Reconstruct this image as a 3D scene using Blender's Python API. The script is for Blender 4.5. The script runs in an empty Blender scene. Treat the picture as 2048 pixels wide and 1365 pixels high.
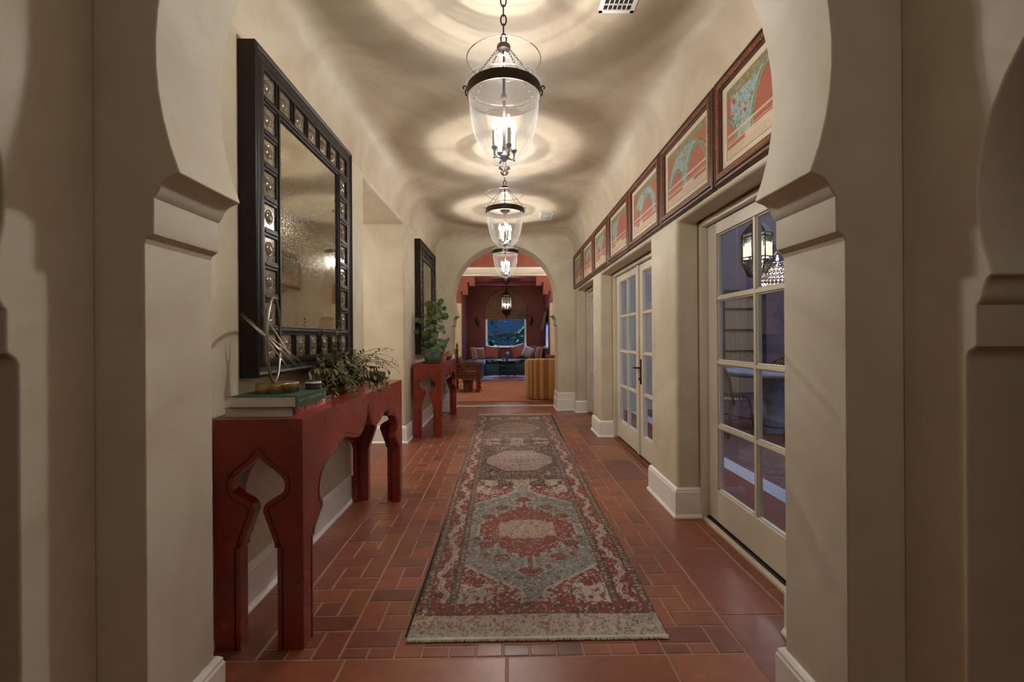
import bpy, bmesh, math, random
import numpy as np
from mathutils import Vector, Matrix
random.seed(7); rng = np.random.default_rng(7)
PI = math.pi; D = bpy.data; SC = bpy.context.scene; COL = SC.collection
sin, cos = math.sin, math.cos

# ------------------------------------------------------------------ camera, world, lights, exposure
cam = D.cameras.new('camera'); cam.sensor_width = 36; cam.lens = 36*900/2048
cam.shift_y = -5.5/2048; cam.clip_start = .02; cam.clip_end = 200
co = D.objects.new('camera', cam); COL.objects.link(co)
YAW = 12/900; ROLL = .0066
co.matrix_world = Matrix.Translation((0, 0, 1.2)) @ Matrix.Rotation(-YAW, 4, 'Z') @ Matrix.Rotation(PI/2, 4, 'X') @ Matrix.Rotation(-ROLL, 4, 'Z')
SC.camera = co
SC.view_settings.view_transform = 'Standard'; SC.view_settings.look = 'None'
SC.view_settings.exposure = 0.10; SC.view_settings.gamma = 1.0; SC.view_settings.use_curve_mapping = False
cy = SC.cycles
cy.use_denoising = True; cy.max_bounces = 10; cy.diffuse_bounces = 5; cy.glossy_bounces = 5
cy.transmission_bounces = 6; cy.transparent_max_bounces = 24; cy.caustics_reflective = False; cy.caustics_refractive = False
cy.sample_clamp_indirect = 4.0

W = D.worlds.new('dusk'); SC.world = W; W.use_nodes = True
wn = W.node_tree; wn.nodes.clear()
w_out = wn.nodes.new('ShaderNodeOutputWorld'); w_bg = wn.nodes.new('ShaderNodeBackground')
w_tc = wn.nodes.new('ShaderNodeTexCoord'); w_sep = wn.nodes.new('ShaderNodeSeparateXYZ'); w_rp = wn.nodes.new('ShaderNodeValToRGB')
wn.links.new(w_tc.outputs['Generated'], w_sep.inputs[0]); wn.links.new(w_sep.outputs['Z'], w_rp.inputs[0])
w_rp.color_ramp.elements[0].color = (.10, .19, .40, 1); w_rp.color_ramp.elements[1].color = (.05, .11, .30, 1)
wn.links.new(w_rp.outputs[0], w_bg.inputs[0]); w_bg.inputs[1].default_value = 2.2
wn.links.new(w_bg.outputs[0], w_out.inputs[0])

def light(name, kind, loc, power, color, size=.05, rot=None, parent=None):
    l = D.lights.new(name, kind); l.energy = power; l.color = color
    if kind == 'AREA':
        l.shape = 'RECTANGLE'; l.size, l.size_y = size
    else:
        l.shadow_soft_size = size
    o = D.objects.new(name, l); COL.objects.link(o); o.location = loc
    if rot: o.rotation_euler = rot
    if parent: o.parent = parent
    return o
light('patio_dusk', 'AREA', (6.2, 4.5, 6.5), 250, (.42, .60, 1), (5, 7))
WARM = (1, .95, .88); LAMP_W = 47
light('foyer_fill', 'AREA', (.6, -.9, 2.98), 10.5, (1, .88, .78), (1.0, 1.6))  # unseen fill added over the foyer behind the camera; no fixture hangs there
light('side_passage_light', 'POINT', (-2.9, 4.45, 2.1), 46, (.95, .97, 1), .25)
light('great_room_light', 'POINT', (-1.2, 10.2, 3.5), 88, (1, .90, .76), .3)
light('great_room_light', 'POINT', (1.6, 11.4, 3.5), 58, (1, .90, .76), .3)
light('alcove_dusk', 'AREA', (0, 17.0, 3.4), 600, (.22, .50, 1), (1.6, .8), (math.radians(-40), 0, 0))
light('garden_dusk', 'AREA', (0, 19.5, 6.5), 120, (.55, .78, 1), (6, 5))
light('alcove_side_dusk', 'AREA', (2.1, 14.3, 1.9), 30, (.22, .42, 1), (1.0, 1.0), (0, math.radians(60), 0))
light('patio_glow', 'POINT', (3.4, 7.4, 3.2), 40, (1, .70, .52), .3)

# ------------------------------------------------------------------ materials
def lin(r, g, b):
    f = lambda c: (c/255/12.92) if c/255 <= .04045 else ((c/255+.055)/1.055)**2.4
    return (f(r), f(g), f(b), 1)
MATS = {}
def pmat(name, col, rough=.5, metal=0., spec=.5, n=None, bump=None, col2=None, vcol=False, rn=None, coat=0., emit=None, sheen=0., obj_coords=True):
    """principled; n=(scale, detail, low, high) mixes col->col2 by noise; bump=(scale,strength,dist); rn=(scale,lo,hi) roughness noise"""
    m = D.materials.new(name); m.use_nodes = True; nt = m.node_tree; N = nt.nodes; L = nt.links
    b = N['Principled BSDF']; b.inputs['Base Color'].default_value = col
    b.inputs['Roughness'].default_value = rough; b.inputs['Metallic'].default_value = metal
    b.inputs['Specular IOR Level'].default_value = spec; b.inputs['Coat Weight'].default_value = coat
    b.inputs['Sheen Weight'].default_value = sheen
    tc = N.new('ShaderNodeTexCoord')
    def noise(sc, det=4, rgh=.6, dist=0):
        x = N.new('ShaderNodeTexNoise'); x.inputs['Scale'].default_value = sc; x.inputs['Detail'].default_value = det
        x.inputs['Roughness'].default_value = rgh; x.inputs['Distortion'].default_value = dist
        L.new(tc.outputs['Object'], x.inputs['Vector']); return x
    src = None
    if vcol:
        a = N.new('ShaderNodeVertexColor'); a.layer_name = 'Col'; src = a.outputs['Color']
    if n:
        x = noise(n[0], n[1], .6, n[4] if len(n) > 4 else 0); r = N.new('ShaderNodeMapRange')
        r.inputs['From Min'].default_value = n[2]; r.inputs['From Max'].default_value = n[3]
        L.new(x.outputs['Fac'], r.inputs['Value'])
        mx = N.new('ShaderNodeMix'); mx.data_type = 'RGBA'
        if vcol: mx.blend_type = 'MULTIPLY'
        L.new(r.outputs[0], mx.inputs['Factor'])
        if src: L.new(src, mx.inputs['A'])
        else: mx.inputs['A'].default_value = col
        mx.inputs['B'].default_value = col2; src = mx.outputs['Result']
    if src: L.new(src, b.inputs['Base Color'])
    if rn:
        x = noise(rn[0], 5); r = N.new('ShaderNodeMapRange'); r.inputs['From Min'].default_value = .3; r.inputs['From Max'].default_value = .7
        r.inputs['To Min'].default_value = rn[1]; r.inputs['To Max'].default_value = rn[2]
        L.new(x.outputs['Fac'], r.inputs['Value']); L.new(r.outputs[0], b.inputs['Roughness'])
    if bump:
        x = noise(bump[0], 4); bp = N.new('ShaderNodeBump'); bp.inputs['Strength'].default_value = bump[1]
        bp.inputs['Distance'].default_value = bump[2] if len(bump) > 2 else .01
        L.new(x.outputs['Fac'], bp.inputs['Height']); L.new(bp.outputs[0], b.inputs['Normal'])
    if emit:
        b.inputs['Emission Color'].default_value = emit[0]; b.inputs['Emission Strength'].default_value = emit[1]
    MATS[name] = m; return m
def plaster(name, c1, c2, sc=1.6, lo=.35, hi=.68, rough=(.32, .6)):
    """trowelled plaster: big soft blotches plus streaky trowel marks, slightly polished"""
    m = pmat(name, c1, .5, spec=.4, n=(sc, 5, lo, hi, 1.2), col2=c2, bump=(9, .10, .01))
    nt = m.node_tree; N = nt.nodes; L = nt.links; b = N['Principled BSDF']
    tc = [q for q in N if q.type == 'TEX_COORD'][0]
    x = N.new('ShaderNodeTexNoise'); x.inputs['Scale'].default_value = 5; x.inputs['Detail'].default_value = 6; x.inputs['Distortion'].default_value = 2.5
    L.new(tc.outputs['Object'], x.inputs['Vector'])
    r = N.new('ShaderNodeMapRange'); r.inputs['From Min'].default_value = .35; r.inputs['From Max'].default_value = .65
    r.inputs['To Min'].default_value = rough[0]; r.inputs['To Max'].default_value = rough[1]
    L.new(x.outputs['Fac'], r.inputs['Value']); L.new(r.outputs[0], b.inputs['Roughness'])
    return m
def thin_glass(name, tint=(1, 1, 1, 1), gloss=1.0, rough=.0, edge=0., ior=1.5):
    m = D.materials.new(name); m.use_nodes = True; nt = m.node_tree; N = nt.nodes; L = nt.links; N.clear()
    o = N.new('ShaderNodeOutputMaterial'); t = N.new('ShaderNodeBsdfTransparent'); t.inputs[0].default_value = tint
    g = N.new('ShaderNodeBsdfGlossy'); g.inputs['Roughness'].default_value = rough
    f = N.new('ShaderNodeFresnel'); f.inputs[0].default_value = ior
    mu = N.new('ShaderNodeMath'); mu.operation = 'MULTIPLY'; mu.inputs[1].default_value = gloss; mu.use_clamp = True
    L.new(f.outputs[0], mu.inputs[0])
    mx = N.new('ShaderNodeMixShader'); L.new(mu.outputs[0], mx.inputs[0]); L.new(t.outputs[0], mx.inputs[1]); L.new(g.outputs[0], mx.inputs[2])
    last = mx
    if edge:
        lw = N.new('ShaderNodeLayerWeight'); lw.inputs[0].default_value = .25
        pw = N.new('ShaderNodeMath'); pw.operation = 'POWER'; pw.inputs[1].default_value = 2.2; L.new(lw.outputs['Facing'], pw.inputs[0])
        m2 = N.new('ShaderNodeMath'); m2.operation = 'MULTIPLY_ADD'; m2.inputs[1].default_value = edge; m2.inputs[2].default_value = .006; L.new(pw.outputs[0], m2.inputs[0])
        df = N.new('ShaderNodeBsdfDiffuse'); df.inputs[0].default_value = (.85, .88, .9, 1)
        tl = N.new('ShaderNodeBsdfTranslucent'); tl.inputs[0].default_value = (.85, .88, .9, 1)
        ad = N.new('ShaderNodeMixShader'); L.new(df.outputs[0], ad.inputs[1]); L.new(tl.outputs[0], ad.inputs[2])
        mx2 = N.new('ShaderNodeMixShader'); L.new(m2.outputs[0], mx2.inputs[0]); L.new(mx.outputs[0], mx2.inputs[1]); L.new(ad.outputs[0], mx2.inputs[2])
        last = mx2
    L.new(last.outputs[0], o.inputs[0]); MATS[name] = m; return m
def emat(name, col, s):
    m = D.materials.new(name); m.use_nodes = True; nt = m.node_tree; nt.nodes.clear()
    o = nt.nodes.new('ShaderNodeOutputMaterial'); e = nt.nodes.new('ShaderNodeEmission')
    e.inputs[0].default_value = col; e.inputs[1].default_value = s; nt.links.new(e.outputs[0], o.inputs[0]); return m

M_wall = plaster('cream_plaster', lin(210, 200, 178), lin(194, 181, 156), rough=(.4, .65))
M_ceil = plaster('ceiling_plaster', lin(208, 196, 174), lin(186, 169, 146), 1.3, .38, .66, (.38, .6))
M_arch = plaster('arch_plaster', lin(206, 198, 180), lin(194, 184, 163), 2.0, rough=(.45, .65))
M_foyer = M_arch
M_white = pmat('white_paint', lin(240, 237, 231), .35, n=(3, 3, .4, .7), col2=lin(232, 228, 220))
M_door = pmat('door_cream_paint', lin(214, 206, 188), .38, n=(2.5, 3, .4, .7), col2=lin(205, 196, 177))
M_tile = pmat('terracotta_tile', (.2, .1, .06, 1), .4, vcol=True, n=(14, 5, .35, .75), col2=(.72, .7, .68, 1), rn=(3, .28, .42), bump=(30, .08, .003))
M_grout = pmat('grout', lin(156, 124, 104), .85)
M_red = pmat('red_lacquer', lin(142, 48, 34), .32, n=(3.5, 5, .38, .75), col2=lin(98, 32, 24), rn=(6, .22, .42), coat=.15)
M_redline = pmat('red_lacquer_groove', lin(62, 17, 14), .4)
M_black = pmat('ebonised_wood', lin(32, 25, 20), .45, spec=.3, n=(12, 5, .4, .7), col2=lin(20, 16, 14))
M_iron = pmat('dark_bronze', lin(58, 47, 38), .42, metal=.75)
M_steel = pmat('aged_silver', lin(120, 120, 118), .35, metal=.9)
M_candle = pmat('candle_sleeve', lin(238, 230, 210), .5)
M_bulb = emat('flame_bulb', (1, .93, .82, 1), 14)
M_jar = thin_glass('bell_jar_glass', (.985, .99, .99, 1), .5, .0, .05)
M_knobglass = thin_glass('glass_knob', (.9, .92, .93, 1), 2.5, .05, .35)
M_pane = thin_glass('window_glass', (.92, .95, .96, 1), .20, .0)
M_brass = pmat('antique_brass', lin(166, 146, 104), .35, metal=.85, n=(20, 4, .4, .7), col2=lin(95, 76, 45), bump=(60, .25, .003))
M_silver = pmat('polished_nickel', lin(170, 162, 150), .3, metal=1)
M_gold = pmat('gilt_wood', lin(150, 96, 46), .42, metal=.35, n=(160, 3, .42, .6), col2=lin(66, 34, 20), bump=(220, .6, .004))
M_frame = pmat('picture_frame_wood', lin(88, 44, 28), .35, n=(22, 4, .4, .7), col2=lin(52, 25, 17))
M_print = pmat('engraving_print', (.5, .5, .5, 1), .6, vcol=True)
M_rug = pmat('woven_runner', (.3, .2, .2, 1), .95, vcol=True, spec=.15, bump=(420, .5, .004), sheen=.1)
M_fringe = pmat('rug_fringe', lin(205, 198, 185), .95)
M_pad = pmat('rug_pad', lin(40, 32, 30), .9)
M_terra = plaster('terracotta_plaster', lin(150, 84, 66), lin(132, 70, 54), 1.4, .35, .7, (.5, .7))
M_dred = plaster('oxblood_plaster', lin(118, 58, 52), lin(100, 46, 42), 1.4, .35, .7, (.5, .7))
M_gwall = plaster('great_room_plaster', lin(222, 211, 186), lin(208, 195, 168), 1.5)
M_teal = pmat('teal_paint', lin(50, 82, 84), .5)
M_wood = pmat('walnut', lin(116, 58, 36), .4, n=(9, 5, .4, .7), col2=lin(74, 34, 22))
M_dwood = pmat('dark_wood', lin(46, 30, 24), .45)
M_mustard = pmat('mustard_velvet', lin(196, 146, 84), .7, sheen=.4, n=(4, 3, .4, .7), col2=lin(184, 134, 72))
M_must2 = pmat('mustard_velvet_stripe', lin(146, 96, 46), .75, sheen=.3)
M_rust = pmat('rust_carpet', lin(168, 110, 92), .95, n=(2.2, 5, .35, .7), col2=lin(148, 92, 76), bump=(200, .4, .004))
M_leaf = pmat('leaf_green', lin(66, 96, 42), .5, n=(25, 3, .4, .65), col2=lin(42, 66, 28))
M_olive = pmat('olive_leaf', lin(116, 114, 66), .55, n=(30, 3, .4, .65), col2=lin(70, 74, 42))
M_stem = pmat('plant_stem', lin(110, 92, 58), .6)
M_celadon = pmat('celadon_glaze', lin(92, 112, 100), .2, n=(9, 4, .4, .7), col2=lin(70, 84, 72), coat=.4)
M_clay = pmat('pink_clay', lin(176, 126, 100), .7, n=(12, 4, .4, .7), col2=lin(150, 104, 84))
M_soil = pmat('soil', lin(50, 38, 28), .95)
M_mott = pmat('mottled_mercury_glass', lin(196, 170, 148), .3, n=(38, 5, .42, .6), col2=lin(120, 98, 84), coat=.3)
M_mirror = None

# ------------------------------------------------------------------ mesh builder
class MB:
    def __init__(s): s.v = []; s.f = []; s.m = []; s.c = []
    def face(s, idx, mi=0, c=None): s.f.append(tuple(idx)); s.m.append(mi); s.c.append(c)
    def add(s, vs, fs, mi=0, c=None):
        o = len(s.v); s.v += [tuple(p) for p in vs]
        for f in fs: s.face([o+i for i in f], mi, c)
        return s
    def box(s, x0, x1, y0, y1, z0, z1, mi=0, c=None):
        if x0 > x1: x0, x1 = x1, x0
        if y0 > y1: y0, y1 = y1, y0
        if z0 > z1: z0, z1 = z1, z0
        return s.add([(x0,y0,z0),(x1,y0,z0),(x1,y1,z0),(x0,y1,z0),(x0,y0,z1),(x1,y0,z1),(x1,y1,z1),(x0,y1,z1)],
              [(3,2,1,0),(4,5,6,7),(0,1,5,4),(1,2,6,5),(2,3,7,6),(3,0,4,7)], mi, c)
    def prism(s, poly, axis, a, b, mi=0, mib=None):
        """poly of 2-D points; axis 'x': (y,z), 'y': (x,z), 'z': (x,y)"""
        f = {'x': lambda p, t: (t, p[0], p[1]), 'y': lambda p, t: (p[0], t, p[1]), 'z': lambda p, t: (p[0], p[1], t)}[axis]
        ar = sum(poly[i][0]*poly[(i+1) % len(poly)][1]-poly[(i+1) % len(poly)][0]*poly[i][1] for i in range(len(poly)))
        if ar < 0: poly = poly[::-1]
        if axis == 'y': a, b = max(a, b), min(a, b)
        else: a, b = min(a, b), max(a, b)
        n = len(poly); o = len(s.v)
        s.v += [f(p, a) for p in poly]+[f(p, b) for p in poly]
        s.face([o+i for i in range(n)][::-1], mi); s.face([o+n+i for i in range(n)], mi if mib is None else mib)
        for i in range(n): s.face([o+i, o+(i+1) % n, o+n+(i+1) % n, o+n+i], mi)
        return s
    def lathe(s, prof, c=(0, 0, 0), seg=24, mi=0, cap=True, axis='z', sx=1, sy=1):
        o = len(s.v); n = len(prof)
        for r, z in prof:
            for k in range(seg):
                a = 2*PI*k/seg; p = (r*cos(a)*sx, r*sin(a)*sy, z)
                if axis == 'x': p = (p[2], p[0], p[1])
                elif axis == 'y': p = (p[0], -p[2], p[1])
                s.v.append((c[0]+p[0], c[1]+p[1], c[2]+p[2]))
        for i in range(n-1):
            for k in range(seg):
                k2 = (k+1) % seg; s.face([o+i*seg+k, o+i*seg+k2, o+(i+1)*seg+k2, o+(i+1)*seg+k], mi)
        if cap:
            if prof[0][0] > 1e-5: s.face([o+k for k in range(seg)][::-1], mi)
            if prof[-1][0] > 1e-5: s.face([o+(n-1)*seg+k for k in range(seg)], mi)
        return s
    def tube(s, pts, r, seg=8, mi=0, closed=False, cap=True):
        pts = [Vector(p) for p in pts]; n = len(pts); o = len(s.v)
        rr = r if isinstance(r, (list, tuple)) else [r]*n
        up = None
        for i in range(n):
            a = pts[(i-1) % n] if (closed or i > 0) else pts[i]; b = pts[(i+1) % n] if (closed or i < n-1) else pts[i]
            t = (b-a); t = t.normalized() if t.length > 1e-9 else Vector((0, 0, 1))
            if up is None:
                up = Vector((0, 0, 1)) if abs(t.z) < .9 else Vector((1, 0, 0))
            u = t.cross(up)
            if u.length < 1e-6: u = t.cross(Vector((.3, .9, .1)))
            u.normalize(); w = u.cross(t).normalized(); up = w
            for k in range(seg):
                q = 2*PI*k/seg; p = pts[i]+(u*cos(q)+w*sin(q))*rr[i]; s.v.append(tuple(p))
        m = n if closed else n-1
        for i in range(m):
            j = (i+1) % n
            for k in range(seg):
                k2 = (k+1) % seg; s.face([o+i*seg+k, o+i*seg+k2, o+j*seg+k2, o+j*seg+k], mi)
        if cap and not closed:
            s.face([o+k for k in range(seg)][::-1], mi); s.face([o+(n-1)*seg+k for k in range(seg)], mi)
        return s
    def ball(s, c, r, seg=14, rings=8, mi=0):
        rx, ry, rz = (r, r, r) if not isinstance(r, tuple) else r
        prof = [(max(1e-4, sin(PI*i/rings)), -cos(PI*i/rings)) for i in range(rings+1)]
        o = len(s.v)
        for q, z in prof:
            for k in range(seg):
                a = 2*PI*k/seg; s.v.append((c[0]+rx*q*cos(a), c[1]+ry*q*sin(a), c[2]+rz*z))
        for i in range(rings):
            for k in range(seg):
                k2 = (k+1) % seg; s.face([o+i*seg+k, o+i*seg+k2, o+(i+1)*seg+k2, o+(i+1)*seg+k], mi)
        return s
    def leaf(s, base, d, L, w, droop=.3, mi=0, n=4, side=None):
        """bent, folded leaf blade from base along d"""
        d = Vector(d).normalized(); up = Vector((0, 0, 1))
        sd = Vector(side) if side else d.cross(up)
        if sd.length < 1e-3: sd = Vector((1, 0, 0))
        sd.normalize(); nrm = sd.cross(d); o = len(s.v); base = Vector(base)
        for i in range(n+1):
            t = i/n; p = base+d*(L*t)-up*(droop*L*t*t); ww = w*sin(PI*min(1, .12+.88*t))**.8*.5 if i < n else w*.03
            s.v += [tuple(p-sd*ww+nrm*ww*.25), tuple(p), tuple(p+sd*ww+nrm*ww*.25)]
        for i in range(n):
            a = o+3*i; s.face([a, a+1, a+4, a+3], mi); s.face([a+1, a+2, a+5, a+4], mi)
        return s
    def build(s, name, mats, parent=None, smooth=False, bevel=0, bseg=2, angle=40, sub=0, solid=0):
        me = D.meshes.new(name); me.from_pydata(s.v, [], s.f)
        if not isinstance(mats, (list, tuple)): mats = [mats]
        for m in mats: me.materials.append(m)
        if len(mats) > 1: me.polygons.foreach_set('material_index', s.m)
        if any(c is not None for c in s.c):
            at = me.color_attributes.new('Col', 'FLOAT_COLOR', 'CORNER'); arr = []
            for f, c in zip(s.f, s.c): arr += list(c or (1, 1, 1, 1))*len(f)
            at.data.foreach_set('color', arr)
        if smooth == True:
            me.polygons.foreach_set('use_smooth', [True]*len(me.polygons))
        elif smooth:
            me.polygons.foreach_set('use_smooth', [True]*len(me.polygons)); me.set_sharp_from_angle(angle=math.radians(smooth))
        me.update()
        o = D.objects.new(name, me); COL.objects.link(o)
        if parent: o.parent = parent
        if bevel:
            b = o.modifiers.new('b', 'BEVEL'); b.width = bevel; b.segments = bseg; b.limit_method = 'ANGLE'; b.angle_limit = math.radians(angle); b.harden_normals = False
            if bseg > 2: me.polygons.foreach_set('use_smooth', [True]*len(me.polygons)); me.set_sharp_from_angle(angle=math.radians(35))
        if solid:
            q = o.modifiers.new('s', 'SOLIDIFY'); q.thickness = solid
        if sub:
            q = o.modifiers.new('s', 'SUBSURF'); q.levels = sub; q.render_levels = sub
        return o
def thing(name, label, cat, loc=(0, 0, 0), rz=0, group=None):
    o = D.objects.new(name, None); COL.objects.link(o); o.location = loc; o.rotation_euler = (0, 0, rz)
    o.empty_display_size = .1; o['label'] = label; o['category'] = cat
    if group: o['group'] = group
    return o
def tag(o, label, cat, group=None, kind=None):
    o['label'] = label; o['category'] = cat
    if group: o['group'] = group
    if kind: o['kind'] = kind
    return o
def struct(o, label=None):
    o['kind'] = 'structure'
    if label: o['label'] = label; 
    return o
def kids(o): return [c for c in D.objects if c.parent == o]
def copy_tree(o, parent=None):
    c = o.copy(); COL.objects.link(c)
    if parent: c.parent = parent
    for ch in kids(o): copy_tree(ch, c)
    return c
def sweep(path, prof, side=1, closed=False):
    """sweep profile [(offset, z)] along 2-D path with mitred corners; offset to the left of travel * side"""
    n = len(path); P = [Vector((p[0], p[1])) for p in path]; mb = MB(); k = len(prof)
    for i in range(n):
        d0 = (P[i]-P[i-1]).normalized() if (i > 0 or closed) else (P[1]-P[0]).normalized()
        d1 = (P[(i+1) % n]-P[i]).normalized() if (i < n-1 or closed) else d0
        n0 = Vector((-d0.y, d0.x))*side; n1 = Vector((-d1.y, d1.x))*side; m = (n0+n1)
        m = m/max(1e-6, m.dot(n0)) if m.length > 1e-6 else n0
        for off, z in prof: q = P[i]+m*off; mb.v.append((q.x, q.y, z))
    for i in range(n if closed else n-1):
        j = (i+1) % n
        for a in range(k):
            b = (a+1) % k
            mb.face([i*k+a, j*k+a, j*k+b, i*k+b] if side > 0 else [i*k+a, i*k+b, j*k+b, j*k+a])
    if not closed:
        mb.face(list(range(k)) if side > 0 else list(range(k))[::-1]); mb.face([(n-1)*k+a for a in range(k)][::-1] if side > 0 else [(n-1)*k+a for a in range(k)])
    return mb
def fix_normals(o):
    bm = bmesh.new(); bm.from_mesh(o.data); bmesh.ops.recalc_face_normals(bm, faces=bm.faces); bm.to_mesh(o.data); bm.free(); return o

# ------------------------------------------------------------------ dimensions
XL, XR = -1.165, 1.135            # hall side walls
YN0, YN1 = 1.165, 1.43            # near arch wall
YF0, YF1 = 7.41, 7.90             # far arch wall
ZC = 2.90; AX = -.018
def arc(cx, cz, R, a0, a1, n): return [(cx+R*cos(a0+(a1-a0)*i/n), cz+R*sin(a0+(a1-a0)*i/n)) for i in range(n+1)]
def horseshoe(ax, jamb, R, cz, tip, tipz, n=48):
    """opening outline from right foot over the top to left foot"""
    a = math.asin((tipz-cz)/R); t = R*cos(a)
    dj = jamb-tip
    half = [(jamb, 0), (jamb, tipz-.185), (jamb-.006, tipz-.172), (jamb-.022, tipz-.160), (jamb-.024, tipz-.152), (jamb-.024, tipz-.068)]
    b = half[-1]; e = (t, tipz-.004)
    half += [(jamb-.030, tipz-.062)]
    for i in range(1, 8):            # cavetto up and inward to the tip
        s = i/8; half.append((jamb-.036-(jamb-.036-t-.004)*(1-cos(s*PI/2))**.9, tipz-.060+.050*sin(s*PI/2)))
    half.append((t-.002, tipz-.004))
    right = [(ax+x, z) for x, z in half]
    top = arc(ax, cz, R, a, PI-a, n)
    left = [(ax-x, z) for x, z in reversed(half)]
    return right+top+left

# ------------------------------------------------------------------ floor
TT = .10289; PM = TT*3; FX0 = -.946; FY0 = 1.86; YB = 1.696
tiles = MB()
def tile_col():
    q = random.random(); k = random.uniform(.82, 1.16)
    base = (.262, .082, .045)
    if q < .07: base = (.185, .066, .044)
    elif q < .22: base = (.225, .074, .044)
    elif q > .86: base = (.295, .100, .052)
    return (base[0]*k, base[1]*k*random.uniform(.94, 1.06), base[2]*k*random.uniform(.92, 1.08), 1)
def tile(x0, x1, y0, y1, g=.0032, h=.0025):
    if x1-x0 < .012 or y1-y0 < .012: return
    x0 += g; x1 -= g; y0 += g; y1 -= g; b = .003; c = tile_col(); o = len(tiles.v)
    tiles.v += [(x0,y0,-h),(x1,y0,-h),(x1,y1,-h),(x0,y1,-h),(x0+b,y0+b,0),(x1-b,y0+b,0),(x1-b,y1-b,0),(x0+b,y1-b,0)]
    for f in [(4,5,6,7),(0,1,5,4),(1,2,6,5),(2,3,7,6),(3,0,4,7)]: tiles.face([o+i for i in f], 0, c)
def clip_tile(x0, x1, y0, y1, cx0, cx1, cy0, cy1): 
    tile(max(x0, cx0), min(x1, cx1), max(y0, cy0), min(y1, cy1))
YEND = 7.93
for i in range(6):
    for j in range(-1, 21):
        x = FX0+i*PM; y = FY0+j*PM; T = TT     # y = near edge of module
        y -= PM
        for (a, b, w, h) in ((0, 2, 2, 1), (2, 1, 1, 2), (1, 0, 2, 1), (0, 0, 1, 2), (1, 1, 1, 1)):
            clip_tile(x+a*T, x+(a+w)*T, y+b*T, y+(b+h)*T, FX0, FX0+6*PM, YB, YEND)
FX1 = FX0+6*PM
for j in range(-1, 11):                        # long border tiles down both sides
    y = 1.926+(j-1)*.617
    clip_tile(FX0-.31, FX0, y+.2, y+.817, -5, 5, YB, YEND); clip_tile(FX1, FX1+.31, y, y+.617, -5, 5, YB-.3, YEND)
    clip_tile(FX1+.31, FX1+.62, y-.42, y+.197, -5, 1.34, YB-.3, YEND)
    clip_tile(FX0-.62, FX0-.31, y+.2, y+.817, -5, 5, 3.5, 5.3)
    for k in range(2, 9): clip_tile(FX0-.31*(k+1), FX0-.31*k, y+.2, y+.817, -5, 5, 3.5, 5.3)
for i in range(-6, 7):                         # doorway course and vestibule tiles
    x = -.0045+i*.605
    clip_tile(x, x+.605, YB-.306, YB, -3.3, FX1 if x < FX1 else 5, -3, YB)
    for j in range(15): clip_tile(x+(.3 if j % 2 else 0), x+.605+(.3 if j % 2 else 0), YB-.306*(j+2), YB-.306*(j+1), -3.3, 3.3, -3, YB-.3)
for i in range(-18, 18):                       # brick-like tiles of the great room and alcove
    for j in range(40):
        x = i*.2058+(.1 if j % 2 else 0); y = 8.06+j*.2058/1.0
        clip_tile(x, x+.2058, y, y+.2058, -3.4, 3.4, 8.06, 15.5)
fl = struct(tiles.build('floor', M_tile))
fl['label'] = 'terracotta pinwheel tile floor'
g = MB(); g.box(-3.66, 1.44, -3, 7.41, -.08, -.0022); g.box(-3.4, 3.4, 7.41, 15.6, -.08, -.0022); g.box(1.44, 3.3, -3, 1.43, -.08, -.0022); g.build('grout_bed', M_grout, fl)
th = MB(); th.box(-.95, .95, 7.945, 8.05, -.01, .004)
th.build('marble_threshold', pmat('pale_marble', lin(226, 224, 220), .25), fl)

# ------------------------------------------------------------------ arch walls
def arch_wall(name, y0, y1, jamb, R, cz, tip, tipz, xo, ztop, mat, bev=.006, xmin=None):
    out = horseshoe(AX, jamb, R, cz, tip, tipz)
    poly = out+[(-xo, 0), (-xo, ztop), (xo, ztop), (xo, 0)]
    mb = MB(); mb.prism(poly, 'y', y0, y1)
    o = mb.build(name, mat, smooth=28); fix_normals(o)
    o.data.polygons.foreach_set('use_smooth', [True]*len(o.data.polygons)); o.data.set_sharp_from_angle(angle=math.radians(24))
    b = o.modifiers.new('b', 'BEVEL'); b.width = bev; b.segments = 3; b.limit_method = 'ANGLE'; b.angle_limit = math.radians(60)
    return struct(o)
arch_wall('wall_near_arch', YN0, YN1, .908, .876, 1.95, .808, 1.635, 1.62, 3.3, M_arch)
arch_wall('wall_far_arch', YF0, YF1, .872, .846, 1.895, .777, 1.578, 3.4, 4.3, M_wall)

# hall side walls with openings
NY0, NY1, NZ = 3.72, 5.20, 2.53
w = MB(); w.prism([(YN1, 0), (NY0, 0), (NY0, NZ), (NY1, NZ), (NY1, 0), (YF0, 0), (YF0, 3.0), (YN1, 3.0)], 'x', XL-2.5, XL)
struct(w.build('wall_left', M_wall, bevel=.022, bseg=4))
OPEN = [(1.80, 2.98), (3.51, 5.41), (5.85, 7.19)]; OZ = 1.965
pl = [(YN1, 0)]
for a, b in OPEN: pl += [(a, 0), (a, OZ), (b, OZ), (b, 0)]
pl += [(YF0, 0), (YF0, 3.0), (YN1, 3.0)]
w = MB(); w.prism(pl, 'x', XR, XR+.165)
struct(w.build('wall_right', M_wall, bevel=.028, bseg=4))
w = MB(); pl2 = [(YN1, 0)]
for a, b in OPEN: pl2 += [(a+.0, 0), (a+.0, OZ-.012), (b-.0, OZ-.012), (b-.0, 0)]
pl2 += [(YF0, 0), (YF0, 4.0), (YN1, 4.0)]
w.prism(pl2, 'x', XR+.166, XR+.275)
struct(w.build('wall_right_outer', plaster('outside_stucco', lin(190, 160, 140), lin(172, 140, 122))))
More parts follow.
